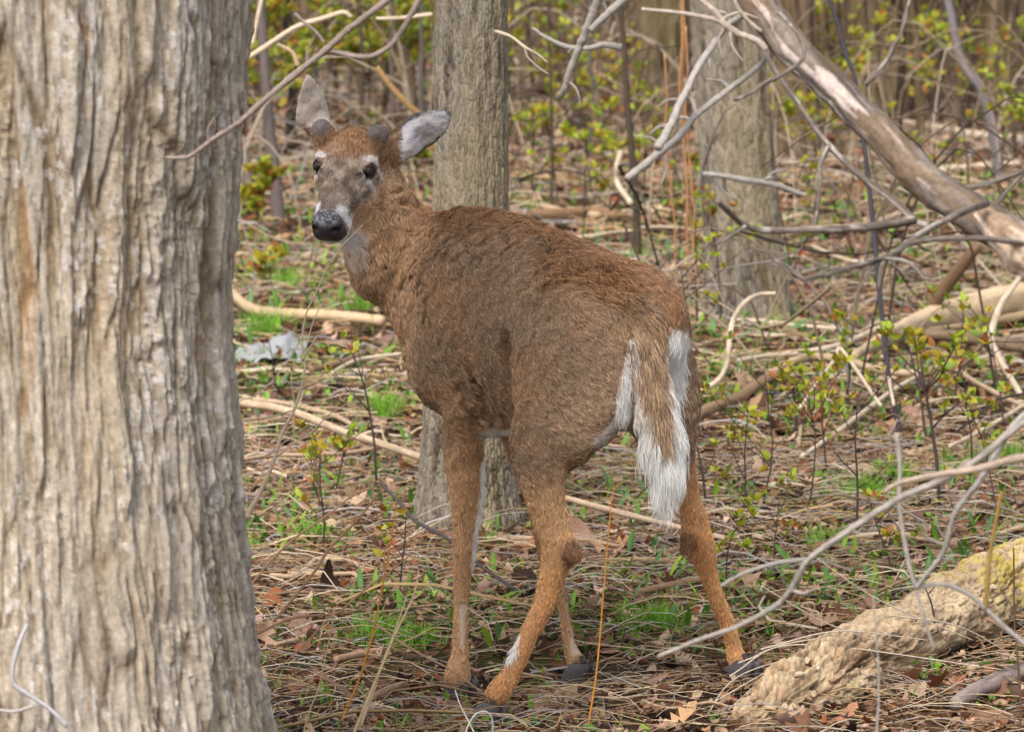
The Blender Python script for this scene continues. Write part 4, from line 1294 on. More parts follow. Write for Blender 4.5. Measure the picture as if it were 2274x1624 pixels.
def sapling(u, v, h_px, label, seed, lean=0.0, nb=5, leafy=1.0, col=None, r_px=2.6, lsize=20, group='leafing saplings in the undergrowth', dens=3):
    """a thin dark stem with forking twigs that carry small opening leaves; sizes in picture units"""
    r = random.Random(seed)
    g = G(u, v)
    k = S(g[1])
    h = h_px * k
    col = np.asarray(col if col is not None else lin(78, 66, 62))
    t = thing('sapling', label, 'sapling', g, group)
    wood_ = Acc()
    lv = Acc()

    def stem(p, d, L, rad, depth):
        pts = [np.array(p, float)]
        dd_ = unit(d)
        n = 6
        for i in range(n):
            dd_ = unit(dd_ + np.array((r.gauss(0, .10), r.gauss(0, .10), r.gauss(.05, .05))))
            pts.append(pts[-1] + dd_ * L / n)
        pts = np.array(pts)
        V, F = tube(pts, np.linspace(rad, rad * .45, n + 1), 6 if depth == 0 else 5)
        wood_.add(V, F, col * r.uniform(.85, 1.15))
        ks = nb if depth == 0 else (r.choice((0, 1, 2) if dens < 4 else (1, 2, 2)) if depth == 1 else 0)
        for q in range(ks):
            i = r.uniform(.30, .95) if depth == 0 else r.uniform(.3, .9)
            j = i * n
            b = pts[int(j)] + (pts[min(n, int(j) + 1)] - pts[int(j)]) * (j - int(j))
            az = r.uniform(0, 6.28)
            nd = unit(np.array((math.cos(az) * .85, math.sin(az) * .85, r.uniform(.4, 1.0))))
            stem(b, nd, L * r.uniform(.28, .5) * (1 if depth == 0 else .8), rad * .55, depth + 1)
        # leaves at the tips and along the outer part
        tips = [pts[-1]] + [pts[r.randint(3, n)] for _ in range(dens - 2 if depth else 0)]
        for tp in tips:
            if r.random() > leafy:
                continue
            for _ in range(r.randint(2, 3)):
                az = r.uniform(0, 6.28)
                bud_leaf(r, tp, (math.cos(az), math.sin(az), r.uniform(.1, 1.6)), lsize * k * r.uniform(.6, 1.25), lv, r.choice(LEAFC) * r.uniform(.75, 1.1))
    stem((g[0], g[1], g[2] - .01), (lean, r.gauss(0, .05), 1), h, r_px * k, 0)
    obj('stem', wood_.mesh('sapling_stem', M_TWIG, True, g), t)
    if lv.n:
        obj('foliage', lv.mesh('sapling_leaves', M_GREEN, True, g), t, kind='stuff')
    return t


SAP = [
    # u, v, height, label, lean, branches, leafy, radius, leaf size
    (1548, 905, 330, 'dark forked sapling with yellow-green buds touching the deer\'s rump', .10, 7, .9, 4, 20),
    (1568, 1130, 270, 'leafing sapling close behind the far hind leg, left of the arched branch', .02, 4, .8, 4, 20),
    (1640, 1180, 290, 'slim sapling with reddish leaves right of the far hind leg', .18, 6, .9, 3, 24),
    (1690, 1130, 330, 'open sapling with orange-green leaves in the middle of the right side', .14, 6, 1, 3, 24),
    (1762, 980, 160, 'short stout grey stub with a few shoots right of the arched branch', .05, 2, .4, 5, 16),
    (1790, 1140, 300, 'leafy reddish sapling left of the tall dark pole', .06, 6, 1, 3, 25),
    (1835, 1060, 250, 'sapling with a pair of bright leaves below the long log', .04, 5, 1, 3, 24),
    (1900, 1200, 330, 'branching dark sapling whose foot stands behind the yellow log', .02, 5, .9, 4, 24),
    (2085, 1130, 360, 'tall dark sapling before the curved brown branch at the right', -.02, 6, .9, 6, 26),
    (2060, 985, 260, 'leafing sapling between the driftwood log and the bleached stick', .00, 5, 1, 4, 26),
    (2160, 1060, 330, 'sapling with a red-tipped crown at the right, before the pale stick', .05, 5, .9, 3, 26),
    (1880, 900, 200, 'small sapling with orange leaves in front of the long thin log', .05, 5, 1, 3, 22),
    (2120, 900, 220, 'sapling with a bright leaf pair before the brown log, right side', .02, 4, 1, 3, 24),
    (1600, 720, 300, 'thin sapling with green leaves left of the second tree', -.02, 6, 1, 3, 22),
    (1500, 620, 260, 'thin leafing sapling right of the dark pole above the rump', .04, 6, 1, 2.5, 20),
    (1750, 640, 260, 'bushy dark-twigged sapling just right of the second tree', .05, 7, .8, 3, 18),
    (1440, 540, 260, 'sapling with yellow-green leaves beside the dark slate pole', .0, 5, 1, 2.5, 22),
    (1310, 480, 220, 'leafy sapling behind the middle of the deer\'s back', .04, 6, 1, 3, 22),
    (1240, 470, 230, 'upright leafy sapling right of the tree behind the deer', -.04, 6, 1, 3, 22),
    (1180, 450, 210, 'thin-stemmed leafy sapling touching the right side of the tree behind the deer', .0, 5, 1, 3, 22),
    (1370, 440, 190, 'yellow-leaved sapling in the gap between the two trees', .0, 6, 1, 3, 22),
    (715, 1240, 260, 'leafy sapling standing in the open between the big trunk and the fore leg', -.05, 6, 1, 3, 26),
    (742, 1110, 170, 'smaller leafing sapling behind the long barked stick', .03, 5, 1, 2.5, 24),
    (838, 1090, 330, 'bare dark sapling rising left of the deer\'s brisket', -.06, 5, .35, 4, 22),
    (888, 1330, 210, 'leafing sapling close left of the near fore leg', -.02, 4, 1, 3, 28),
    (620, 880, 150, 'little dark sapling beside the crumpled pale paper', .06, 4, .3, 2.5, 18),
    (610, 690, 120, 'small sapling with reddish-green leaves beside the big trunk', .0, 5, 1, 2.5, 26),
    (2230, 960, 260, 'thin sapling with few leaves near the right edge', -.05, 5, .8, 3, 24),
    (1985, 1290, 210, 'small sapling with green leaves just above the yellow log', .03, 5, 1, 2.5, 24),
    (1720, 1290, 200, 'low leafing sapling above the blurred crooked branch', .02, 5, 1, 2.5, 24),
    (1610, 1320, 170, 'low leafy sapling right behind the far hind cannon', .06, 5, 1, 2.5, 26),
    (2220, 1190, 260, 'leafing sapling behind the far end of the yellow log', .0, 5, 1, 3, 26),
    (1290, 560, 200, 'leafing sapling standing just behind the deer\'s back', .0, 5, 1, 2.5, 20),
    (1960, 500, 210, 'dark-twigged sapling with red buds behind the leaning limb', .08, 6, .8, 3, 20),
    (2080, 560, 260, 'sapling with orange leaves right of the leaning limb', .06, 6, .9, 3, 22),
    (2215, 470, 220, 'thin orange-leaved sapling at the right edge above the logs', .0, 6, .9, 3, 22),
]
for i, (u, v, h, lab, ln_, nb, lf, rp, ls) in enumerate(SAP):
    sapling(u, v, h, lab, 500 + i, ln_, nb, lf * .95, None, rp * .8, ls * .95)

# ---- far shrubs: clouds of small yellow-green leaves on thin stems
SHR = [
    (600, 400, 330, 'yellow-green leafy shrub beside the big trunk, behind the grey-brown pole'), (655, 330, 300, 'leafy shrub just behind the raised ear'),
    (725, 300, 300, 'yellow-leaved shrub above the deer\'s head, left part'), (775, 280, 320, 'yellow-leaved shrub straight above the forehead'),
    (830, 300, 320, 'yellow-green shrub above the turned ear'), (890, 300, 300, 'leafy shrub left of the tree behind the deer, right part'),
    (930, 260, 260, 'leafy shrub touching the left side of the tree behind the deer'), (930, 430, 130, 'low shrub in the gap between the deer\'s nape and the tree'),
    (1150, 330, 260, 'leafy shrub touching the right side of the tree behind the deer'), (1200, 300, 260, 'yellow shrub near the twisted pale branch'),
    (1265, 350, 200, 'yellow-orange shrub in the middle of the gap between the trees'), (1330, 330, 240, 'green shrub left of the dark slate pole'),
    (1405, 300, 160, 'low shrub before the broad furrowed old trunk'), (1445, 380, 140, 'small green shrub under the hanging grey branch'),
    (1720, 380, 200, 'shrub with green leaves right of the second tree'), (1790, 420, 220, 'shrub with orange leaves behind the thin hanging twig'),
    (1880, 380, 240, 'reddish-budded shrub behind the leaning limb'), (1935, 340, 260, 'shrub with red and green buds above the leaning limb'),
    (2040, 360, 300, 'red-green budded shrub in the upper right'), (2120, 380, 280, 'twiggy shrub with orange leaves in the upper right'),
    (2200, 340, 260, 'twiggy shrub near the upper right edge'), (2260, 420, 260, 'orange-leaved shrub cut by the right edge'),
    (570, 520, 130, 'low shrub at the foot of the grey-brown pole'), (560, 250, 260, 'far yellow shrub beside the top of the big trunk'),
    (700, 200, 240, 'far yellow-green shrub behind the near branch'), (860, 190, 220, 'far yellow shrub at the top, left of the tree'),
    (1240, 190, 220, 'far brownish shrub at the top right of the tree'), (1330, 200, 240, 'far shrub at the top behind the pale hanging branch'),
    (1820, 260, 240, 'far tan shrub at the top behind the leaning limb'), (1990, 230, 240, 'far brown shrub among the upper right trunks'),
    (2100, 210, 230, 'far twiggy shrub among the upper right trunks, right part'), (2190, 200, 220, 'far twiggy shrub near the upper right corner'),
]
for i, (u, v, h, lab) in enumerate(SHR):
    left = u < 960
    sapling(u, v, h, lab, 900 + i, rnd.uniform(-.1, .1), 11 if left else 9, 1.0 if left else .8, lin(92, 78, 68) if left else lin(104, 86, 74), 3.0, 21 if left else 19,
            'shrubs in the undergrowth beyond the deer', 7 if left else 4)

# ---- thicket far behind everything
def thicket():
    acc = Acc()
    lv = Acc()
    for i in range(2300):
        y = rnd.uniform(30, 120)
        x = rnd.uniform(-1, 1) * (y * .15 + 1) * (1 if i < 1400 else 3.5)
        z = float(ground_z(np.array([x]), np.array([y]))[0])
        h = rnd.uniform(1.0, 3.5)
        r = rnd.uniform(.012, .05) * (1 + (y - 30) / 60)
        le = np.array((rnd.gauss(0, .22), rnd.gauss(0, .2), 1.0))
        A = np.array([(x, y, z - .1), (x + rnd.gauss(0, .06), y, z + h * .4), tuple(np.array((x, y, z)) + le * h)])
        V, F = tube(spline(A, 6), np.linspace(r, r * .4, 6), 5, False)
        c = rnd.choice([lin(100, 84, 70), lin(74, 62, 52), lin(124, 106, 86), lin(108, 92, 68), lin(54, 46, 40)])
        acc.add(V, F, c * rnd.uniform(.7, 1.15))
        for _ in range(5):
            q = A[0] + (A[2] - A[0]) * rnd.uniform(.2, 1) + np.array((rnd.gauss(0, .25), rnd.gauss(0, .25), rnd.gauss(0, .15)))
            bud_leaf(rnd, q, (rnd.gauss(0, 1), rnd.gauss(0, 1), rnd.gauss(.4, 1)), rnd.uniform(.05, .16), lv, rnd.choice(LEAFC[:6]) * rnd.uniform(.6, 1))
    obj('distant_thicket', acc.mesh('thicket', M_TWIG, True), kind='stuff', label='far brown thicket of bare stems closing off the wood')
    obj('distant_foliage', lv.mesh('thicket_leaves', M_GREEN, True), kind='stuff', label='far specks of young yellow-green leaves in the thicket')


thicket()


def brushwood():
    """tangle of thin bare twigs nobody could count, from just behind the deer to the far wood"""
    acc = Acc()
    for i in range(1150):
        y = rnd.uniform(13, 55)
        x = rnd.uniform(-1, 1) * (y * .15 + .4)
        if y < 17 and -0.8 < x < 0.5 and rnd.random() < .7:
            continue
        z = float(ground_z(np.array([x]), np.array([y]))[0])
        L = rnd.uniform(.3, 1.3) * (.6 + y / 40)
        k = rnd.random()
        if k < .45:      # arching shoot from the ground
            a = rnd.uniform(0, 6.28)
            A = np.array([(x, y, z), (x + .15 * L * math.cos(a), y, z + .55 * L), (x + .5 * L * math.cos(a), y + .2 * L * math.sin(a), z + .85 * L), (x + .9 * L * math.cos(a), y + .3 * L * math.sin(a), z + .7 * L * rnd.uniform(.8, 1.2))])
        else:            # fallen, propped or hanging twig
            a, e = rnd.uniform(0, 6.28), rnd.gauss(0, .45)
            h0 = abs(rnd.gauss(0, .22)) + .03
            d = np.array((math.cos(a) * math.cos(e), math.sin(a) * math.cos(e), math.sin(e)))
            p = np.array((x, y, z + h0))
            A = np.array([p - d * L * .5, p - d * L * .15 + np.array((0, 0, rnd.gauss(0, .05))), p + d * L * .2 + np.array((rnd.gauss(0, .05), 0, rnd.gauss(0, .05))), p + d * L * .5])
            A[:, 2] = np.maximum(A[:, 2], z + .01)
        r = rnd.uniform(.0018, .0065) * (.5 + y / 26)
        S_ = spline(A, 9)
        c = rnd.choice([lin(160, 140, 118), lin(126, 108, 90), lin(92, 78, 68), lin(184, 168, 148), lin(70, 60, 52), lin(146, 136, 128)]) * rnd.uniform(.8, 1.1)
        V, F = tube(S_, np.linspace(r, r * .4, 9), 5, False)
        acc.add(V, F, c)
        for _ in range(rnd.randint(0, 3)):
            j = rnd.randint(2, 7)
            d = unit(np.array((rnd.gauss(0, 1), rnd.gauss(0, .5), rnd.gauss(.4, .7))))
            T2 = np.array([S_[j], S_[j] + d * L * .12 + np.array((0, 0, rnd.gauss(0, .02))), S_[j] + d * L * .26])
            V, F = tube(spline(T2, 4), np.linspace(r * .55, r * .25, 4), 4, False)
            acc.add(V, F, c)
    obj('brushwood', acc.mesh('brushwood', M_TWIG, True), kind='stuff', label='tangle of thin bare grey-brown twigs through the undergrowth')


brushwood()

# ---- single things on the ground
def big_leaf(u, v, size, col, label, yaw, tilt, kind='oak', lift=.012, group=None):
    T, F = leaf_template(kind, .7, int(u))
    g = G(u, v, lift)
    m = rot_mats(np.array([yaw]), np.array([tilt]), np.array([.15]))[0]
    # oak lobes cut deep and pointed
    o = obj('dead_leaf', mesh_data('dead_leaf', (T * size) @ m.T, F, M_LITTER, np.tile(lin(*col), (len(T), 1))), None, label, 'leaf', group, None, g)
    return o


big_leaf(1515, 1600, .085, (212, 170, 126), 'large pale tan oak leaf with pointed lobes at the bottom edge', .3, -.5)
big_leaf(1462, 1430, .075, (206, 172, 140), 'pale tan oak leaf lying right of the bright grass between the hind legs', .9, -.3)
big_leaf(905, 1290, .075, (186, 148, 130), 'flat pinkish-brown leaf left of the near fore leg', .1, -.1, 'round')
big_leaf(2060, 1320, .075, (150, 92, 66), 'dark rust-brown curled leaf above the yellow log', .2, -.6)
big_leaf(1770, 1370, .085, (170, 128, 112), 'broad mauve-brown leaf lying left of the yellow log', -.2, -.4, 'round')
big_leaf(1870, 1590, .085, (190, 136, 106), 'curled orange-brown leaf under the rotten log, bottom right', .5, -.5)
big_leaf(2010, 1510, .10, (176, 120, 92), 'big curled rust leaf at the right side of the rotten log', -.4, -.6)
big_leaf(1350, 1440, .07, (182, 130, 108), 'reddish dead leaf lying between the hind hooves', .7, -.2, 'round')
big_leaf(1330, 905, .10, (178, 140, 108), 'brown leaf seen under the deer\'s tail', .2, -.2)
big_leaf(780, 1010, .08, (160, 104, 78), 'rust dead leaf beside the long barked stick', -.3, -.4)
big_leaf(1700, 545, .20, (206, 164, 132), 'large pale upturned leaf right of the second tree', 1.3, -1.2, 'round', .08)
big_leaf(1650, 905, .16, (196, 158, 120), 'pale tan leaf lying right of the thick brown log', .1, -.4, 'round')


LEAFN = [((178, 142, 116), 'tan'), ((150, 108, 84), 'brown'), ((120, 80, 58), 'dark'), ((204, 172, 144), 'pale'), ((152, 92, 60), 'rust-red'), ((186, 146, 132), 'pinkish')]
_lm = {}
for i in range(230):
    x, y = field_points(1, 7.55, 11.0, 1.0)
    x, y = float(x[0]), float(y[0])
    ci, kd, cu = rnd.randint(0, 5), rnd.choice(('oak', 'round')), rnd.randint(0, 2)
    key = (ci, kd, cu)
    if key not in _lm:
        T, F = leaf_template(kd, (.35, .8, 1.3)[cu], 60 + ci * 7 + cu)
        _lm[key] = mesh_data('dead_leaf', T, F, M_LITTER, np.tile(lin(*LEAFN[ci][0]), (len(T), 1)))
    sz = rnd.uniform(.030, .058)
    z = float(ground_z(np.array([x]), np.array([y]))[0]) + rnd.uniform(.012, .022)
    o = obj('dead_leaf', _lm[key], None, ('small ' if sz < .044 else 'big ') + LEAFN[ci][1] + (' flat', ' curled', ' crumpled')[cu] + (' lobed' if kd == 'oak' else ' oval') + ' leaf ' + where((x, y, z)).replace('the slim slanting stem by the big trunk', 'the slim slanting stem').replace('the orange grass stem between the hind legs', 'the right orange grass stem'),
            'leaf', 'dead leaves lying on the forest floor', None, (x, y, z))
    o.rotation_euler = (rnd.gauss(0, .35), rnd.gauss(0, .35), rnd.uniform(0, 6.28))
    o.scale = (sz, sz, sz)


def paper():
    g = G(600, 800)
    n, m = 26, 14
    uu, vv = np.meshgrid(np.linspace(-1, 1, n), np.linspace(-1, 1, m), indexing='ij')
    X = uu * .125
    Y = vv * .30 + .05 * uu
    fold = np.abs(noise(uu * 2.3 + 5, vv * 1.8, None, 301))
    Z = .022 + .06 * np.exp(-((uu - .35) ** 2) / .12 - (vv - .2) ** 2 / .7) * (.6 + .6 * fold) + .022 * fold + .006 * fbm(uu * 7, vv * 7, None, 2, 303)
    gz_ = ground_z(X + g[0], Y + g[1]) - g[2]
    V = np.stack([X, Y, Z + gz_], -1).reshape(-1, 3)
    m_ = vc_mat('paper', .6, .3, .06, 30)
    c = np.tile(lin(160, 159, 158), (len(V), 1))
    o = obj('crumpled_paper', mesh_data('paper', V, grid_faces(n, m), m_, c), None, 'crumpled pale bluish sheet of litter on the ground beside the big trunk', 'litter', None, None, g)
    so = o.modifiers.new('thick', 'SOLIDIFY')
    so.thickness = .002


paper()
# ------------------------------------------------------------------ deer
FW = np.array((-0.62, 0.785, 0.0))            # heading of the body
RT = np.array((0.785, 0.62, 0.0))             # its right-hand side
UP = np.array((0.0, 0.0, 1.0))
Hf = unit((-0.235, -0.70, -0.67))              # poll to nose
Hs = np.array((0.96, -0.20, -0.03))
Hs = unit(Hs - (Hs @ Hf) * Hf)                # the deer's left = picture right
Hn = unit(np.cross(Hs, Hf))
if Hn[2] < 0:
    Hn = -Hn
H0 = P(765, 377, 8.34)


def hp(a, b, c):
    a = np.where(np.asarray(a) > 0, np.asarray(a) * 0.90, a)
    return H0 + Hf * a + Hs * b + Hn * c


def axis(a0, a1, h, b0, b1, hf):
    """grid line positions, fine (hf) inside b0..b1"""
    out = [a0]
    while out[-1] < a1:
        x = out[-1]
        out.append(x + (hf if b0 - hf <= x <= b1 else h))
    return np.array(out, np.float32)


class Field:
    def __init__(self, gx, gy, gz):
        self.g = (gx, gy, gz)
        self.f = np.full((len(gx), len(gy), len(gz)), 0.5, np.float32)

    def block(self, lo, hi):
        sl = tuple(slice(max(0, np.searchsorted(g, l) - 1), np.searchsorted(g, h) + 1) for g, l, h in zip(self.g, lo, hi))
        X, Y, Z = np.meshgrid(self.g[0][sl[0]], self.g[1][sl[1]], self.g[2][sl[2]], indexing='ij')
        return sl, X, Y, Z

    def put(self, sl, d, k, sub=False):
        a = self.f[sl]
        if sub:
            d = -d
            h = np.maximum(k - np.abs(a - d), 0) / k
            self.f[sl] = np.maximum(a, d) + h * h * k * 0.25
        else:
            h = np.maximum(k - np.abs(a - d), 0) / k
            self.f[sl] = np.minimum(a, d) - h * h * k * 0.25

    def cone(self, a, b, ra, rb, k=0.03, sub=False, sq=None):
        """tapered capsule; sq = (axis, factor): squash across that axis"""
        a, b = np.asarray(a, float), np.asarray(b, float)
        m = max(ra, rb) + k + 0.02
        sl, X, Y, Z = self.block(np.minimum(a, b) - m, np.maximum(a, b) + m)
        ab = b - a
        L2 = ab @ ab
        px, py, pz = X - a[0], Y - a[1], Z - a[2]
        t = np.clip((px * ab[0] + py * ab[1] + pz * ab[2]) / L2, 0, 1)
        dx, dy, dz = px - ab[0] * t, py - ab[1] * t, pz - ab[2] * t
        if sq is not None:
            ax, fc = sq
            ax = unit(ax)
            q = (dx * ax[0] + dy * ax[1] + dz * ax[2])
            w = (1.0 / fc - 1.0)
            dx, dy, dz = dx + ax[0] * q * w, dy + ax[1] * q * w, dz + ax[2] * q * w
        d = np.sqrt(dx * dx + dy * dy + dz * dz) - (ra + (rb - ra) * t)
        self.put(sl, d, k, sub)

    def chain(self, pts, k=0.03, sq=None, n=40):
        """one smooth tapered limb through (point, radius) pairs"""
        M = spline(np.array([list(p) + [r] for p, r in pts]), n)
        C, R = M[:, :3], M[:, 3]
        m = R.max() + k + 0.02
        sl, X, Y, Z = self.block(C.min(0) - m, C.max(0) + m)
        D = np.full(X.shape, 0.5, np.float32)
        ax, w = (unit(sq[0]), 1.0 / sq[1] - 1.0) if sq is not None else (None, 0)
        for a, b, ra, rb in zip(C[:-1], C[1:], R[:-1], R[1:]):
            ab = b - a
            px, py, pz = X - a[0], Y - a[1], Z - a[2]
            t = np.clip((px * ab[0] + py * ab[1] + pz * ab[2]) / (ab @ ab + 1e-12), 0, 1)
            dx, dy, dz = px - ab[0] * t, py - ab[1] * t, pz - ab[2] * t
            if w:
                q = dx * ax[0] + dy * ax[1] + dz * ax[2]
                dx, dy, dz = dx + ax[0] * q * w, dy + ax[1] * q * w, dz + ax[2] * q * w
            D = np.minimum(D, np.sqrt(dx * dx + dy * dy + dz * dz) - (ra + (rb - ra) * t))
        self.put(sl, D, k)

    def ell(self, c, ax, r, k=0.04, sub=False):
        """ellipsoid with axes ax (3 unit vectors) and radii r"""
        c = np.asarray(c, float)
        m = max(r) + k + 0.02
        sl, X, Y, Z = self.block(c - m, c + m)
        px, py, pz = X - c[0], Y - c[1], Z - c[2]
        k0 = 0
        k1 = 0
        for a, ri in zip(ax, r):
            q = px * a[0] + py * a[1] + pz * a[2]
            k0 = k0 + (q / ri) ** 2
            k1 = k1 + (q / ri ** 2) ** 2
        k0 = np.sqrt(k0)
        k1 = np.sqrt(k1) + 1e-9
        d = np.where(k0 < 1e-4, -min(r), k0 * (k0 - 1) / k1)
        self.put(sl, d, k, sub)

    def ear(self, base, tip, side, W, curve, th, k=0.012, wide=0.42):
        e1 = tip - base
        L = np.linalg.norm(e1)
        e1 = e1 / L
        e2 = unit(side - (side @ e1) * e1)
        e3 = np.cross(e1, e2)
        m = 0.03
        lo = np.minimum(np.minimum(base, tip) - m - W, np.minimum(base, tip))
        hi = np.maximum(base, tip) + m + W
        sl, X, Y, Z = self.block(lo, hi)
        px, py, pz = X - base[0], Y - base[1], Z - base[2]
        t = (px * e1[0] + py * e1[1] + pz * e1[2]) / L
        b = px * e2[0] + py * e2[1] + pz * e2[2]
        c = px * e3[0] + py * e3[1] + pz * e3[2]
        tc = np.clip(t, 0.0, 1.0)
        w = W * (np.clip(tc / wide, 0, 1) ** 0.6 * 0.45 + 0.55) * np.clip(1 - ((tc - wide) / (1.01 - wide)).clip(0) ** 1.8, 0, 1) ** 0.75
        cc = curve * (1 - 0.55 * tc) * (b / W) ** 2
        d = np.maximum(np.abs(c - cc) - th, np.abs(b) - w)
        d = np.maximum(d, (t - 1.0) * L)
        d = np.maximum(d, -(t + 0.05) * L)
        self.put(sl, d * 0.8, k)
        return e1, e2, e3, L

    def surface(self):
        """naive surface nets"""
        f = self.f
        ins = f < 0
        nx, ny, nz = f.shape
        c = [ins[dx:nx - 1 + dx, dy:ny - 1 + dy, dz:nz - 1 + dz] for dx in (0, 1) for dy in (0, 1) for dz in (0, 1)]
        s = sum(x.astype(np.uint8) for x in c)
        act = (s > 0) & (s < 8)
        idx = np.full(act.shape, -1, np.int64)
        ii, jj, kk = np.nonzero(act)
        idx[ii, jj, kk] = np.arange(len(ii))
        G3 = self.g
        acc = np.zeros((len(ii), 3))
        cnt = np.zeros(len(ii))
        corners = [(dx, dy, dz) for dx in (0, 1) for dy in (0, 1) for dz in (0, 1)]
        for a in range(8):
            for b in range(a + 1, 8):
                A, B = corners[a], corners[b]
                if sum(abs(p - q) for p, q in zip(A, B)) != 1:
                    continue
                fa = f[ii + A[0], jj + A[1], kk + A[2]]
                fb = f[ii + B[0], jj + B[1], kk + B[2]]
                m = (fa < 0) != (fb < 0)
                t = np.where(m, fa / np.where(m, fa - fb, 1), 0)
                pa = np.stack([G3[0][ii + A[0]], G3[1][jj + A[1]], G3[2][kk + A[2]]], -1)
                pb = np.stack([G3[0][ii + B[0]], G3[1][jj + B[1]], G3[2][kk + B[2]]], -1)
                acc += np.where(m[:, None], pa + (pb - pa) * t[:, None], 0)
                cnt += m
        V = acc / cnt[:, None]
        Q = []
        for ax in range(3):
            sl0 = [slice(1, -1)] * 3
            sl1 = [slice(1, -1)] * 3
            sl0[ax] = slice(0, -1)
            sl1[ax] = slice(1, None)
            a, b = ins[tuple(sl0)], ins[tuple(sl1)]
            e = np.argwhere(a != b)
            sg = a[tuple(e.T)]
            off = [1, 1, 1]
            off[ax] = 0
            e = e + off
            o1, o2 = [(1, 2), (2, 0), (0, 1)][ax]
            q = []
            for d1, d2 in ((0, 0), (1, 0), (1, 1), (0, 1)):
                p = e.copy()
                p[:, o1] -= 1 - d1
                p[:, o2] -= 1 - d2
                q.append(idx[tuple(p.T)])
            q = np.stack(q, -1)
            q[~sg] = q[~sg][:, ::-1]
            Q.append(q)
        Q = np.concatenate(Q)
        return V, Q


def vert_normals(V, Q):
    a = V[Q[:, 2]] - V[Q[:, 0]]
    b = V[Q[:, 3]] - V[Q[:, 1]]
    fn = np.cross(a, b)
    N = np.zeros_like(V)
    for i in range(4):
        for j in range(3):
            N[:, j] += np.bincount(Q[:, i], fn[:, j], len(V))
    return N / (np.linalg.norm(N, axis=1)[:, None] + 1e-12), fn


def relax(V, Q, it, w):
    E = np.concatenate([Q[:, [0, 1]], Q[:, [1, 2]], Q[:, [2, 3]], Q[:, [3, 0]]])
    deg = np.bincount(E[:, 0], minlength=len(V)) + np.bincount(E[:, 1], minlength=len(V))
    w = np.broadcast_to(w, (len(V),))[:, None]
    for _ in range(it):
        S_ = np.stack([np.bincount(E[:, 0], V[E[:, 1], j], len(V)) + np.bincount(E[:, 1], V[E[:, 0], j], len(V)) for j in range(3)], -1)
        V = V * (1 - w) + w * S_ / deg[:, None]
    return V


def legpts(L):
    """rows (v, u_left, u_right, depth) -> (centre, radius)"""
    out = []
    for v, ul, ur, d in L:
        out.append((P((ul + ur) / 2, v, d), max((ur - ul) / 2 * S(d) - 0.0032, 0.010)))
    return out


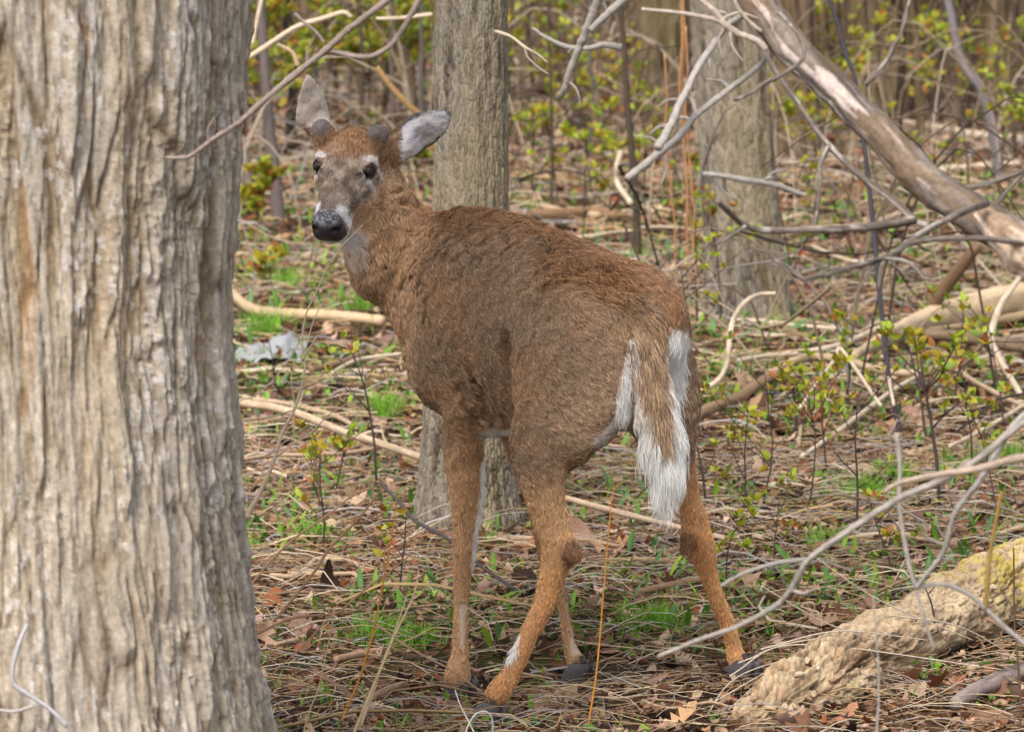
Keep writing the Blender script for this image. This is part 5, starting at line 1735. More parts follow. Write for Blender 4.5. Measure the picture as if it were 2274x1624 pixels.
def build_deer_mesh():
    p0 = P(1100, 800, 8.1)
    gx = axis(-0.50, 0.56, 0.006, -0.46, -0.10, 0.003)
    gy = axis(7.52, 8.72, 0.006, 8.08, 8.52, 0.0032)
    gz = axis(-0.02, 1.33, 0.006, 0.90, 1.33, 0.003)
    F = Field(gx, gy, gz)
    # torso
    F.ell(P(1122, 706, 8.18), (FW, RT, UP), (0.26, 0.136, 0.190), 0.05)          # ribs
    F.ell(P(1026, 688, 8.33), (FW, RT, UP), (0.118, 0.115, 0.182), 0.05)        # shoulders
    F.ell(P(1075, 560, 8.28), (FW, RT, UP), (0.19, 0.05, 0.075), 0.06)          # withers
    F.ell(P(1002, 800, 8.32), (FW, RT, UP), (0.074, 0.078, 0.115), 0.045)           # brisket
    F.ell(P(1235, 722, 8.03), (FW, RT, UP), (0.21, 0.126, 0.172), 0.06)         # loin
    F.ell(P(1362, 742, 7.90), (FW, RT, UP), (0.138, 0.104, 0.140), 0.07)        # croup
    F.ell(P(1430, 706, 7.84), (FW, RT, UP), (0.085, 0.072, 0.080), 0.06)         # tail head
    F.cone(P(1110, 905, 8.2), P(1330, 900, 7.95), 0.055, 0.05, 0.08)            # belly
    # shoulder blade, upper arm
    F.ell(P(985, 720, 8.24), (unit(FW + 0.5 * UP), RT, unit(UP - 0.5 * FW)), (0.075, 0.035, 0.15), 0.045)
    F.cone(P(990, 800, 8.22), P(1045, 895, 8.20), 0.055, 0.05, 0.05)
    # haunches
    F.ell(P(1262, 800, 7.815), (FW, RT, UP), (0.142, 0.064, 0.142), 0.06)
    F.ell(P(1240, 890, 7.775), (unit(FW - 0.2 * UP), RT, unit(UP + 0.2 * FW)), (0.116, 0.058, 0.132), 0.045)
    F.ell(P(1335, 840, 7.755), (FW, RT, UP), (0.06, 0.045, 0.105), 0.07)
    F.ell(P(1460, 820, 7.93), (FW, RT, UP), (0.080, 0.055, 0.125), 0.06)
    F.ell(P(1484, 930, 7.93), (FW, RT, UP), (0.070, 0.048, 0.12), 0.05)
    # fore left leg
    F.chain(legpts([(905, 985, 1085, 8.21), (960, 977, 1077, 8.21), (1030, 984, 1078, 8.215), (1110, 996, 1074, 8.22),
                    (1170, 1001, 1063, 8.22), (1212, 1000, 1058, 8.22), (1240, 1001, 1054, 8.22), (1290, 1004, 1047, 8.22),
                    (1380, 1003, 1043, 8.22), (1450, 999, 1044, 8.215), (1475, 990, 1046, 8.205), (1500, 982, 1048, 8.195)]), 0.012)
    # fore right leg
    F.chain(legpts([(890, 1090, 1170, 8.40), (1000, 1120, 1188, 8.40), (1110, 1162, 1216, 8.40), (1200, 1184, 1236, 8.40),
                    (1240, 1194, 1240, 8.40), (1320, 1228, 1261, 8.40), (1400, 1243, 1274, 8.40), (1445, 1250, 1287, 8.395),
                    (1466, 1255, 1303, 8.385)]), 0.012)
    # hind left leg
    F.chain(legpts([(880, 1150, 1290, 7.775), (950, 1132, 1285, 7.76), (1000, 1132, 1274, 7.75), (1045, 1142, 1262, 7.74), (1090, 1157, 1256, 7.735),
                    (1140, 1175, 1262, 7.735), (1185, 1190, 1276, 7.735), (1222, 1198, 1284, 7.735), (1262, 1196, 1264, 7.735),
                    (1300, 1189, 1248, 7.735), (1345, 1178, 1235, 7.735), (1400, 1152, 1202, 7.735), (1440, 1136, 1184, 7.735),
                    (1490, 1112, 1162, 7.735), (1512, 1097, 1152, 7.735), (1537, 1074, 1138, 7.735)]), 0.014)
    F.cone(P(1262, 1205, 7.72), P(1280, 1232, 7.705), 0.012, 0.010, 0.02)       # point of hock
    # hind right leg
    F.chain(legpts([(900, 1420, 1536, 7.96), (980, 1440, 1546, 7.96), (1040, 1468, 1548, 7.97), (1100, 1500, 1556, 7.98),
                    (1150, 1507, 1574, 7.99), (1200, 1514, 1588, 8.0), (1235, 1530, 1594, 8.01), (1273, 1547, 1597, 8.02),
                    (1320, 1567, 1609, 8.03), (1364, 1586, 1629, 8.04), (1409, 1601, 1642, 8.05), (1440, 1607, 1651, 8.055),
                    (1464, 1612, 1664, 8.05)]), 0.014)
    F.cone(P(1530, 1190, 7.97), P(1519, 1218, 7.95), 0.016, 0.009, 0.02)
    # neck
    F.chain([(P(846, 425, 8.42), 0.060), (P(866, 520, 8.44), 0.088), (P(934, 620, 8.41), 0.110), (P(1008, 705, 8.35), 0.120)], 0.05, (RT, 0.82))
    F.cone(P(792, 520, 8.36), P(825, 610, 8.38), 0.034, 0.044, 0.06)            # throat
    # head
    F.ell(hp(-0.055, 0, -0.018), (Hf, Hs, Hn), (0.070, 0.060, 0.056), 0.03)
    F.ell(hp(0.0, 0, -0.016), (Hf, Hs, Hn), (0.070, 0.057, 0.046), 0.03)
    for s in (-1, 1):
        F.ell(hp(-0.016, s * 0.052, 0.008), (Hf, Hs, Hn), (0.020, 0.016, 0.014), 0.010)   # brow
        F.ell(hp(-0.01, s * 0.036, -0.058), (Hf, Hs, Hn), (0.075, 0.028, 0.048), 0.03)    # cheek
    F.cone(hp(0.02, 0, -0.020), hp(0.150, 0, -0.020), 0.043, 0.029, 0.03)
    F.cone(hp(0.07, 0, 0.004), hp(0.145, 0, -0.004), 0.016, 0.014, 0.03)        # bridge
    F.cone(hp(-0.05, 0, -0.092), hp(0.152, 0, -0.052), 0.042, 0.0175, 0.025)     # jaw
    F.ell(hp(0.162, 0, -0.014), (Hf, Hs, Hn), (0.020, 0.0325, 0.0215), 0.014)     # nose pad
    for s in (-1, 1):
        F.ell(hp(0.135, s * 0.020, -0.040), (Hf, Hs, Hn), (0.038, 0.019, 0.019), 0.012)   # upper lip
        F.ell(hp(0.192, s * 0.0225, -0.012), (Hf, Hs, Hn), (0.019, 0.011, 0.0085), 0.004, True)   # nostril
        F.ell(hp(0.178, s * 0.034, -0.010), (Hf, Hs, Hn), (0.016, 0.007, 0.0045), 0.003, True)
        F.ell(hp(0.004, s * 0.062, 0.012), (Hf, Hs, Hn), (0.016, 0.011, 0.013), 0.006, True)    # eye socket
        F.cone(hp(0.012, s * 0.058, 0.0), hp(0.045, s * 0.046, -0.004), 0.006, 0.003, 0.008, True)   # tear duct
        lk = unit(Hs * s * 0.72 + Hn * 0.62 + Hf * 0.12)
        upf = unit(-Hf + (Hf @ lk) * lk)
        acr = np.cross(lk, upf)
        E_ = hp(0.004, s * 0.0505, 0.006)
        for sg, amt, rl in ((1, 0.55, 0.0052), (-1, 0.78, 0.0038)):                                  # eyelids
            F.chain([(E_ + 0.0140 * unit(lk * (1 - .25 * kk * kk) + upf * sg * amt * (1 - .45 * kk * kk) + acr * kk), rl) for kk in (-0.95, -.5, 0, .5, 0.95)], 0.004, None, 12)
        # pedicles
        F.cone(hp(-0.056, s * 0.050, 0.012), hp(-0.066, s * 0.061, 0.042), 0.0275, 0.0225, 0.009)
    # ears
    e1 = P(1003, 241, 8.36)
    b1 = P(876, 336, 8.40)
    F.cone(P(850, 345, 8.41), b1, 0.028, 0.021, 0.03)
    F.cone(P(872, 330, 8.40), P(905, 322, 8.395), 0.027, 0.026, 0.02)
    F.ear(b1, P(1000, 250, 8.36), unit((0.42, -0.35, 0.80)), 0.040, -0.024, 0.0038)
    e2 = P(683, 168, 8.42)
    b2 = P(703, 285, 8.45)
    F.cone(P(742, 330, 8.44), P(708, 280, 8.46), 0.031, 0.022, 0.03)
    F.ear(b2, e2, unit((0.9, 0.4, 0.05)), 0.036, 0.016, 0.0042, 0.012, 0.12)
    # tail
    F.chain([(P(1434, 715, 7.79), 0.034), (P(1438, 790, 7.755), 0.034), (P(1447, 870, 7.74), 0.038), (P(1462, 950, 7.73), 0.041),
             (P(1474, 1020, 7.725), 0.030), (P(1476, 1085, 7.725), 0.012)], 0.02, (unit((0.6, -0.8, 0.15)), 0.5))
    V, Q = F.surface()
    V = relax(V, Q, 2, 0.5)
    return V, Q


def wseg(X, a, b, ra, rb=None, flat=1.0):
    """soft membership 0..1 of points X in a tapered capsule"""
    a, b = np.asarray(a, float), np.asarray(b, float)
    rb = ra if rb is None else rb
    if flat != 1.0:
        k_ = np.array((1, flat, 1.0))
        X, a, b = X * k_, a * k_, b * k_
    ab = b - a
    t = np.clip(((X - a) @ ab) / (ab @ ab + 1e-12), 0, 1)
    d = np.linalg.norm(X - (a + t[:, None] * ab), axis=1) / (ra + (rb - ra) * t)
    return 1 - sstep(0.75, 1.25, d), t


def coat(X, N):
    """colour, hair direction, hair length and lift for points X with normals N on the deer"""
    n = len(X)
    x, y, z = X.T
    f1 = fbm(x * 9, y * 9, z * 9, 3, 21)
    f2 = fbm(x * 45, y * 45, z * 45, 3, 33)
    body = lin(120, 97, 74)
    ochre = lin(146, 106, 66)
    rust = lin(126, 84, 50)
    tan = lin(160, 132, 104)
    leg = lin(166, 128, 88)
    orange = lin(174, 122, 70)
    white = lin(252, 249, 242)
    C = body + (ochre - body) * (0.55 * sstep(-0.6, 0.9, fbm(x * 6, y * 6, z * 9, 3, 22) + 0.3 * f1 + .3 * f2))[:, None]

    def mix(w, col):
        nonlocal C
        C = C + (col - C) * np.clip(w, 0, 1)[:, None]

    D = np.tile(-FW * 0.8 - UP * 0.42, (n, 1))
    Ln = np.full(n, 0.0115)
    Lf = np.full(n, 0.16)
    # spine and croup rustier
    w, _ = wseg(X, P(950, 490, 8.4), P(1240, 520, 8.1), 0.075)
    mix(w * 0.38, rust)
    w, _ = wseg(X, P(1240, 540, 8.05), P(1430, 680, 7.85), 0.10)
    mix(w * 0.6 * sstep(-0.5, 0.4, f1), rust)
    D = D + w[:, None] * np.array((0.5, -0.3, -0.5))
    w, _ = wseg(X, P(1290, 660, 7.9), P(1360, 690, 7.82), 0.075)
    mix(w * 0.6, ochre * 0.9)
    tuft = np.abs(fbm(x * 26, y * 26, z * 44, 2, 8))
    mix(w * (1 - sstep(0.03, 0.16, tuft)) * 0.95, lin(46, 30, 20))
    wb_, _ = wseg(X, P(930, 520, 8.35), P(1420, 640, 7.9), 0.11)
    tf2 = np.abs(fbm(x * 12, y * 12, z * 26, 3, 18))
    wb_ = wb_ * sstep(-.1, .4, fbm(x * 7, y * 7, z * 7, 2, 19))
    mix(wb_ * (1 - sstep(0.02, 0.12, tf2)) * 0.85, lin(52, 34, 22))
    mix(wb_ * sstep(.1, .3, tf2) * 0.28, lin(146, 104, 64))
    Lf += wb_ * .25 * sstep(.05, .25, tf2)
    Ln += wb_ * .004
    Lf += w * 0.4 * sstep(0.1, 0.4, tuft)
    Ln += w * 0.010
    for (q0, q1, rr_) in (((1175, 556, 8.06), (1205, 566, 8.04), .010), ((1222, 580, 8.0), (1232, 586, 8.0), .007), ((1040, 655, 8.16), (1048, 705, 8.15), .006),
                          ((985, 625, 8.22), (962, 655, 8.23), .007), ((1100, 760, 8.1), (1112, 800, 8.09), .005), ((965, 560, 8.27), (940, 640, 8.28), .007),
                          ((1045, 790, 8.15), (1078, 850, 8.12), .006), ((1230, 905, 7.72), (1300, 895, 7.72), .006), ((905, 700, 8.26), (893, 740, 8.27), .005),
                          ((1185, 640, 7.98), (1176, 668, 7.96), .006), ((1330, 520, 8.0), (1400, 560, 7.95), .006)):
        w_, _ = wseg(X, P(*q0), P(*q1), rr_, rr_, 0.22)
        w_ = w_ * (N[:, 1] < 0.2) * sstep(-.5, .3, f2)
        mix(w_ * 0.75, lin(62, 42, 30))
        Lf += w_ * 0.35
    w, _ = wseg(X, P(1035, 850, 8.2), P(1060, 920, 8.2), 0.05)                # light tufts behind the shoulder
    mix(w * 0.5, tan)
    # flank hollow and buttock lighter
    w, _ = wseg(X, P(1300, 930, 7.72), P(1370, 870, 7.72), 0.07)
    mix(w * 0.5, tan)
    # neck
    wn_, _ = wseg(X, P(860, 420, 8.42), P(870, 690, 8.36), 0.11, 0.15)
    mix(wn_ * 0.7, lin(152, 120, 88))
    D = D * (1 - wn_[:, None]) + wn_[:, None] * np.array((0.25, 0.0, -0.95))
    w, _ = wseg(X, P(900, 420, 8.46), P(965, 490, 8.42), 0.055)
    mix(w * 0.6, lin(142, 100, 66))
    w, _ = wseg(X, P(838, 640, 8.3), P(835, 655, 8.3), 0.035)
    mix(w * 0.5, lin(105, 82, 75))
    # legs
    wl = 1 - sstep(0.40, 0.52, z)
    mix(wl * 0.85, leg)
    D = D * (1 - wl[:, None]) + wl[:, None] * np.array((0.0, 0.0, -1.0))
    Ln = Ln * (1 - wl) + 0.0075 * wl
    wlow = (1 - sstep(0.22, 0.42, z)) * (x > -0.09)
    hind = wlow * ((y < 7.9) | (x > 0.33))
    mix(hind * 0.75, orange)
    w, _ = wseg(X, P(1500, 1010, 7.97), P(1560, 1180, 7.98), 0.04)
    mix(w * 0.6, orange)
    for q in (P(1275, 1222, 7.70), P(1520, 1205, 7.95)):                        # dark tufts on the hocks
        w, _ = wseg(X, q, q + np.array((0.0, 0, -0.012)), 0.026)
        mix(w * 0.75, lin(92, 62, 44))
        Ln += w * 0.004
        Lf += w * 0.12
    # white inner fore leg, cannons, fetlock patch
    w, _ = wseg(X, P(1085, 940, 8.22), P(1083, 1020, 8.22), 0.014)
    mix(w * 0.8, white)
    w, _ = wseg(X, P(1080, 1020, 8.21), P(1060, 1240, 8.22), 0.014)
    mix(w * 0.95, white)
    Ln += w * 0.012
    w, _ = wseg(X, P(1032, 1345, 8.20), P(1026, 1430, 8.19), 0.013)
    mix(w * 0.6, lin(216, 196, 176))
    w, _ = wseg(X, P(1262, 1330, 8.38), P(1278, 1440, 8.38), 0.012)
    mix(w * 0.55, lin(224, 200, 178))
    w, _ = wseg(X, P(1143, 1412, 7.705), P(1135, 1455, 7.705), 0.011, 0.009, .25)
    mix(w * 1.0, white)
    Ln += w * 0.012
    for q in ((1020, 1522, 8.19), (1283, 1492, 8.38), (1098, 1576, 7.73), (1645, 1488, 8.04)):
        w, _ = wseg(X, P(*q), P(q[0], q[1] + 8, q[2]), 0.024)
        mix(w * 0.5, lin(196, 168, 140))
    # belly, inner thigh
    w, _ = wseg(X, P(1105, 962, 8.2), P(1340, 975, 7.95), 0.045)
    mix(w * 0.8 * sstep(-0.1, -0.6, N[:, 2]), white * 0.9)
    w, _ = wseg(X, P(1385, 905, 7.76), P(1318, 975, 7.74), 0.016, 0.018, 0.3)
    mix(w * 0.9, lin(225, 215, 210))
    w, _ = wseg(X, P(1400, 900, 7.9), P(1400, 990, 7.9), 0.07)
    mix(w * 0.7 * sstep(0.2, -0.5, N[:, 0]) * (y > 7.8), lin(228, 205, 170))
    # rump patches each side of the tail
    w, _ = wseg(X, P(1392, 745, 7.76), P(1378, 900, 7.74), 0.006, 0.014, 0.15)
    mix(w * 1.0, white)
    Ln += w * 0.022
    D = D * (1 - w[:, None]) + w[:, None] * np.array((-0.12, 0.0, -1.0))
    w, _ = wseg(X, P(1494, 748, 7.84), P(1504, 865, 7.84), 0.027, 0.014, 0.25)
    mix(w * 1.0, white)
    Ln += w * 0.022
    D = D * (1 - w[:, None]) + w[:, None] * np.array((0.25, 0.0, -1.0))
    # tail
    wt, tt = wseg(X, P(1438, 735, 7.765), P(1476, 1095, 7.72), 0.050, 0.044)
    wt = wt * sstep(0.80, 0.74, z) * (y < 7.80)
    ctr = np.interp(z, [P(0, q, 7.73)[2] for q in (1060, 1000, 942, 845, 750)], [P(q, 800, 7.73)[0] for q in (1486, 1481, 1466, 1450, 1439)])
    wt = wt * np.maximum(1 - sstep(.029, .035, np.abs(x - ctr)), sstep(P(0, 870, 7.73)[2] + .01, P(0, 870, 7.73)[2] - .02, z))
    hw = np.interp(z, [P(0, q, 7.72)[2] for q in (1000, 955, 895, 830, 760, 720)], [0.000, 0.009, 0.020, 0.026, 0.030, 0.05])
    inner = 1 - sstep(-0.004, 0.004, np.abs(x - ctr) - hw + 0.005 * f2)
    tc = white + (lin(142, 116, 88) - white) * (inner * sstep(-0.05, 0.15, -N[:, 1]))[:, None]
    mix(wt, tc)
    td = np.stack([(x - ctr) * 5.0 + 0.06, np.full(n, -0.05), np.full(n, -1.0)], -1)
    D = D * (1 - wt[:, None]) + wt[:, None] * td
    Ln = Ln * (1 - wt) + wt * (0.032 + 0.035 * tt)
    # head
    R = X - H0
    a, b, c = R @ Hf, R @ Hs, R @ Hn
    wh = sstep(0.112, 0.085, np.sqrt((np.minimum(a, 0) + 0.0) ** 2 + b ** 2 + (c + 0.02) ** 2)) * sstep(-0.125, -0.09, a) * (z > 0.86)
    wh = np.maximum(wh, (a > 0.06) & (a < 0.2) & (np.abs(b) < 0.05) & (c > -0.085) & (c < 0.04))
    hc = lin(98, 82, 68) + (lin(144, 128, 112) - lin(98, 82, 68)) * sstep(-.5, .7, f2)[:, None]

    def hm(w, col):
        nonlocal hc
        hc = hc + (col - hc) * np.clip(w, 0, 1)[:, None]
    hm(sstep(0.030, -0.045, a + 0.02 * f1 + 0.014 * f2) * 0.9, lin(136, 98, 64))                   # rusty crown
    hm(sstep(0.028, 0.045, np.abs(b)) * sstep(-0.02, -0.045, c), lin(160, 130, 98))     # cheeks
    hm(sstep(-0.03, -0.06, c) * 0.8, lin(156, 124, 92))
    for s in (-1, 1):
        E = hp(0.004, s * 0.055, 0.006)
        r = X - E
        ea, eb, ec = r @ Hf, r @ Hs * s, r @ Hn
        rr = np.hypot((ea + 0.0195 + 0.35 * (eb + 0.004) - 14 * (eb + .004) ** 2) * 2.3, (eb + 0.004) * 0.72)
        hm((1 - sstep(0.011, 0.019, rr + 0.004 * f2 + .4 * np.maximum(0.0, -eb - .004))) * 0.9, lin(228, 224, 222))
        rr = np.hypot((ea - 0.017) * 1.5, (eb + 0.002) * 0.9)
        hm((1 - sstep(0.008, 0.018, rr + 0.004 * f2 + .5 * np.maximum(0.0, eb - .004))) * 0.45, lin(214, 208, 204))
        hm((1 - sstep(0.003, 0.006, np.hypot(eb + 0.010 + (ea - 0.015) * 0.5, 0)) ) * sstep(0.012, 0.016, ea) * sstep(0.034, 0.026, ea), lin(70, 54, 48))
        hm(1 - sstep(0.0165, 0.0195, np.linalg.norm(r, axis=1)), lin(40, 28, 24))
        hm((1 - sstep(0.022, 0.028, np.linalg.norm(X - hp(-0.067, s * 0.063, 0.050), axis=1))), lin(98, 88, 84))
    am = a / 0.9
    hm(sstep(0.114, 0.128, am + 0.005 * f2) * (1 - sstep(0.140, 0.146, am)) * sstep(0.014, 0.024, np.abs(b)) * 0.95, lin(240, 236, 234))
    hm(sstep(0.10, 0.125, am) * (1 - sstep(0.0, 0.012, np.abs(b) - 0.008)) * 0.6, lin(80, 66, 60))
    hm(sstep(0.09, 0.12, am) * sstep(-0.040, -0.046, c), lin(240, 236, 234))             # chin
    nose = sstep(0.142, 0.148, am + 0.10 * np.minimum(c + 0.0, 0) + 0.25 * np.minimum(0.02 - np.abs(b), 0)) * sstep(-0.050, -0.044, c)
    hm(nose, lin(54, 52, 55))
    for s in (-1, 1):
        hm(nose * (1 - sstep(0.006, 0.011, np.hypot(b - s * 0.0235, (c + 0.012) * 1.3))), lin(12, 11, 12))
    hm(nose * sstep(-0.004, 0.008, c) * 0.7 * sstep(-0.1, 0.3, fbm(x * 260, y * 260, z * 260, 2, 77)), lin(150, 150, 156))
    for s in (-1, 1):
        wh = np.maximum(wh, 1 - sstep(0.026, 0.031, np.linalg.norm(X - hp(-0.065, s * 0.060, 0.046), axis=1)))
    C = C * (1 - wh[:, None]) + hc * wh[:, None]
    D = D * (1 - wh[:, None]) + wh[:, None] * (-Hf * 1.0 + Hs * (b * 4)[:, None] * 0.6)
    Ln = Ln * (1 - wh) + wh * (0.0062 + 0.003 * sstep(0, -0.06, a))
    Lf = Lf * (1 - wh) + wh * 0.2
    Ln = Ln * (1 - nose * wh)
    for s in (-1, 1):
        Ln = Ln * sstep(0.0165, 0.0200, np.linalg.norm(X - hp(0.004, s * 0.0515, 0.007), axis=1))
    ped = np.zeros(n)
    for s in (-1, 1):
        ped = np.maximum(ped, 1 - sstep(0.022, 0.028, np.linalg.norm(X - hp(-0.067, s * 0.063, 0.050), axis=1)))
    Ln = Ln * (1 - 0.5 * ped)
    # throat
    w, _ = wseg(X, P(752, 552, 8.33), P(786, 562, 8.34), 0.024, 0.030)
    w = w * (1 - wh) * sstep(-0.2, 0.4, fbm(x * 130, y * 130, z * 50, 2, 78) + (w - .6) * 1.2)
    mix(w * 0.6, lin(206, 192, 176))
    Ln += w * 0.012
    # ears
    for (B, T, sd, front) in ((P(876, 336, 8.40), P(1000, 250, 8.36), unit((0.42, -0.35, 0.80)), True),
                              (P(703, 285, 8.45), P(683, 168, 8.42), unit((0.9, 0.4, 0.05)), False)):
        w, t = wseg(X, B + (T - B) * 0.1, T, 0.062, 0.055)
        w = w * (z > 0.98) * ((x > -0.235) if front else (z > P(0, 285, 8.41)[2])) * (1 - wh)
        e1 = unit(T - B)
        e2 = unit(sd - (sd @ e1) * e1)
        q = (X - B) @ e2
        t1 = ((X - B) @ e1) / np.linalg.norm(T - B)
        if front:
            fr = sstep(0.05, 0.3, -N[:, 1])
            col = lin(150, 118, 88) + (lin(232, 228, 230) - lin(150, 118, 88)) * fr[:, None]
            dk = (1 - sstep(0.010, 0.022, np.hypot((t1 - 0.42) * 0.09, q))) * fr
            col = col + (lin(96, 88, 92) - col) * (dk * 0.75)[:, None]
            tq = np.clip(t1, 0, 1)
            wl_ = 0.040 * (np.clip(tq / .42, 0, 1) ** .6 * .45 + .55) * np.clip(1 - ((tq - .42) / .59).clip(0) ** 1.8, 0, 1) ** .75 + 1e-4
            rim = np.maximum(sstep(0.74, 0.86, np.abs(q) / wl_), sstep(.90, .96, t1))
            col = col + (lin(46, 30, 20) - col) * (rim * 0.92)[:, None]
            wd = e1 * 0.9 + e2 * (-q * 10)[:, None]
            Ln = Ln * (1 - w) + w * (0.0038 + 0.012 * fr * np.clip(1.05 - np.abs(q) / wl_, 0, 1) * (t1 < .86))
            Lf = Lf * (1 - w) + w * 0.15
        else:
            col = lin(158, 144, 132) + (lin(196, 182, 170) - lin(158, 144, 132)) * sstep(-0.3, 0.6, f2 + q * 20)[:, None]
            wd = e1 + 0 * q[:, None]
            Ln = Ln * (1 - w) + w * 0.0055
            Lf = Lf * (1 - w) + w * 0.12
        C = C * (1 - w[:, None]) + col * w[:, None]
        D = D * (1 - w[:, None]) + w[:, None] * wd
    lum = C.mean(1, keepdims=True)
    fur_ = (1 - sstep(0.35, 0.6, lum)) * (1 - (nose * wh)[:, None])
    C = C * (1 - fur_) + fur_ * np.clip((lum + (C - lum) * 0.92) * 1.58, 0, 0.8)
    return C, D, Ln, Lf, nose * wh, wt, wh


def toe(c, fw, side, w, length, height):
    """one claw of a hoof: flat sole, pointed front, sloping wall"""
    a = np.linspace(0, 2 * np.pi, 14, endpoint=False)
    V = []
    for k, (h, sc_, sh) in enumerate(((0.0, 1.0, 0.0), (0.25, 0.97, -0.04), (0.7, 0.86, -0.14), (1.0, 0.74, -0.24), (1.12, 0.5, -0.26))):
        f = np.cos(a)
        fx = np.where(f > 0, f * length * 0.62, f * length * 0.40) * sc_ + sh * length
        sx = np.sin(a) * w * 0.5 * sc_ * np.where(f > 0, 1 - 0.35 * f ** 2, 1)
        V.append(c + fw * fx[:, None] + side * sx[:, None] + np.array((0, 0, 1.0)) * h * height)
    V = np.concatenate(V)
    n = 14
    Q = [[r * n + j, r * n + (j + 1) % n, (r + 1) * n + (j + 1) % n, (r + 1) * n + j] for r in range(4) for j in range(n)]
    V = np.vstack([V, c, V[-n:].mean(0)])
    T = [[len(V) - 2, (j + 1) % n, j] for j in range(n)] + [[len(V) - 1, 4 * n + j, 4 * n + (j + 1) % n] for j in range(n)]
    return V, [np.array(Q), np.array(T)]


def build_deer():
    V, Q = build_deer_mesh()
    N, fn = vert_normals(V, Q)
    C, D, Ln, Lf, nose, wt, wh = coat(V, N)
    x, y, z = V.T
    amp = 0.0024 * (1 - wh) * (1 - 0.7 * (1 - sstep(0.3, 0.5, z)))
    V = V + N * (amp * fbm(x * 22, y * 22, z * 30, 3, 3))[:, None]
    w, _ = wseg(V, P(1280, 640, 7.95), P(1370, 690, 7.85), 0.07)
    w2, _ = wseg(V, P(1170, 555, 8.1), P(1200, 565, 8.1), 0.025)
    rg = np.abs(fbm(x * 26, y * 26, z * 44, 2, 8))
    V = V - N * (np.maximum(w, w2) * 0.016 * (0.5 - sstep(0.0, 0.30, rg)))[:, None]
    wb_, _ = wseg(V, P(930, 520, 8.35), P(1420, 640, 7.9), 0.11)
    V = V - N * (wb_ * .009 * (.4 - sstep(0, .14, np.abs(fbm(x * 12, y * 12, z * 26, 3, 18)))))[:, None]
    # creases on shoulder and flank
    for a_, b_, dp in ((P(1060, 640, 8.15), P(1110, 860, 8.1), 0.010), (P(950, 620, 8.3), P(905, 760, 8.3), 0.010),
                       (P(1190, 640, 8.0), P(1125, 780, 7.95), 0.014), (P(1030, 880, 8.18), P(1075, 930, 8.15), 0.008), (P(1125, 780, 7.95), P(1112, 920, 7.95), .012), (P(1068, 800, 8.1), P(1084, 930, 8.1), .009)):
        w, _ = wseg(V, a_, b_, 0.024)
        V = V - N * (w * dp)[:, None]
    V = relax(V, Q, 1, 0.4)
    N, fn = vert_normals(V, Q)
    loc = np.array((0.1, 8.05, 0.0))
    root = thing('deer', 'brown white-tailed buck without antlers, looking back over its shoulder beside the big trunk', 'deer', loc)
    m, nt, b = node_mat('deer_skin')
    at = nt.nodes.new('ShaderNodeAttribute')
    at.attribute_name = 'Col'
    nt.links.new(at.outputs['Color'], b.inputs['Base Color'])
    a2 = nt.nodes.new('ShaderNodeAttribute')
    a2.attribute_name = 'wet'
    mr = nt.nodes.new('ShaderNodeMapRange')
    mr.inputs['To Min'].default_value = 0.9
    mr.inputs['To Max'].default_value = 0.46
    nt.links.new(a2.outputs['Fac'], mr.inputs['Value'])
    nt.links.new(mr.outputs[0], b.inputs['Roughness'])
    nz = nt.nodes.new('ShaderNodeTexNoise')
    nz.inputs['Scale'].default_value = 420
    tcn = nt.nodes.new('ShaderNodeTexCoord')
    nt.links.new(tcn.outputs['Object'], nz.inputs['Vector'])
    bp = nt.nodes.new('ShaderNodeBump')
    bp.inputs['Strength'].default_value = 0.5
    bp.inputs['Distance'].default_value = 0.003
    nt.links.new(nz.outputs['Fac'], bp.inputs['Height'])
    nt.links.new(bp.outputs[0], b.inputs['Normal'])
    body = obj('body', mesh_data('deer_body', V - loc, Q, m, C * np.where(nose > 0.5, 1, 0.8)[:, None], True, {'wet': nose}), root)
    # fur
    A = np.linalg.norm(fn, axis=1) * 0.5
    cen = V[Q].mean(1)
    iC, iD, iL, iF, iN, iT, iH = coat(cen, fn / (np.linalg.norm(fn, axis=1)[:, None] + 1e-12))
    fnn = fn / (np.linalg.norm(fn, axis=1)[:, None] + 1e-12)
    facing = fnn @ unit((0, -1, 0.05))
    dens = 1.0 * (0.0135 / (iL + 0.003)) ** 0.8
    dens *= np.where(facing > -0.25, 1.0, 0.4) * (1 + 0.9 * iT)
    dens[iL < 0.0022] = 0
    pr = A * dens
    n_h = 430000
    pick = RG.choice(len(Q), n_h, p=pr / pr.sum())
    uu, vv = RG.random(n_h)[:, None], RG.random(n_h)[:, None]
    q = V[Q[pick]]
    root_p = (q[:, 0] * (1 - uu) + q[:, 1] * uu) * (1 - vv) + (q[:, 3] * (1 - uu) + q[:, 2] * uu) * vv
    nn = N[Q[pick]].mean(1)
    nn /= np.linalg.norm(nn, axis=1)[:, None] + 1e-12
    C2, D2, L2, F2, _, T2, H2 = coat(root_p + RG.normal(0, .0024, (n_h, 3)), nn)
    x, y, z = root_p.T
    jx = np.stack([fbm(x * 38, y * 38, z * 38, 2, 50 + k) for k in range(3)], -1)
    D2 = D2 / (np.linalg.norm(D2, axis=1)[:, None] + 1e-9) + jx * 0.26 * (1 - 0.6 * T2)[:, None] + RG.normal(0, 0.13, (n_h, 3)) * (1 - 0.5 * T2)[:, None]
    D2 = D2 - nn * (D2 * nn).sum(1)[:, None]
    D2 /= np.linalg.norm(D2, axis=1)[:, None] + 1e-9
    clump = fbm(x * 90, y * 90, z * 90, 2, 71)
    ln = L2 * RG.uniform(0.6, 1.25, n_h) * (1 + 0.2 * clump)
    lift = (F2 + 0.10 * clump + RG.normal(0, 0.05, n_h)).clip(0.05, 0.9)
    stray = RG.random(n_h) < 0.0012
    lift[stray] += 0.25
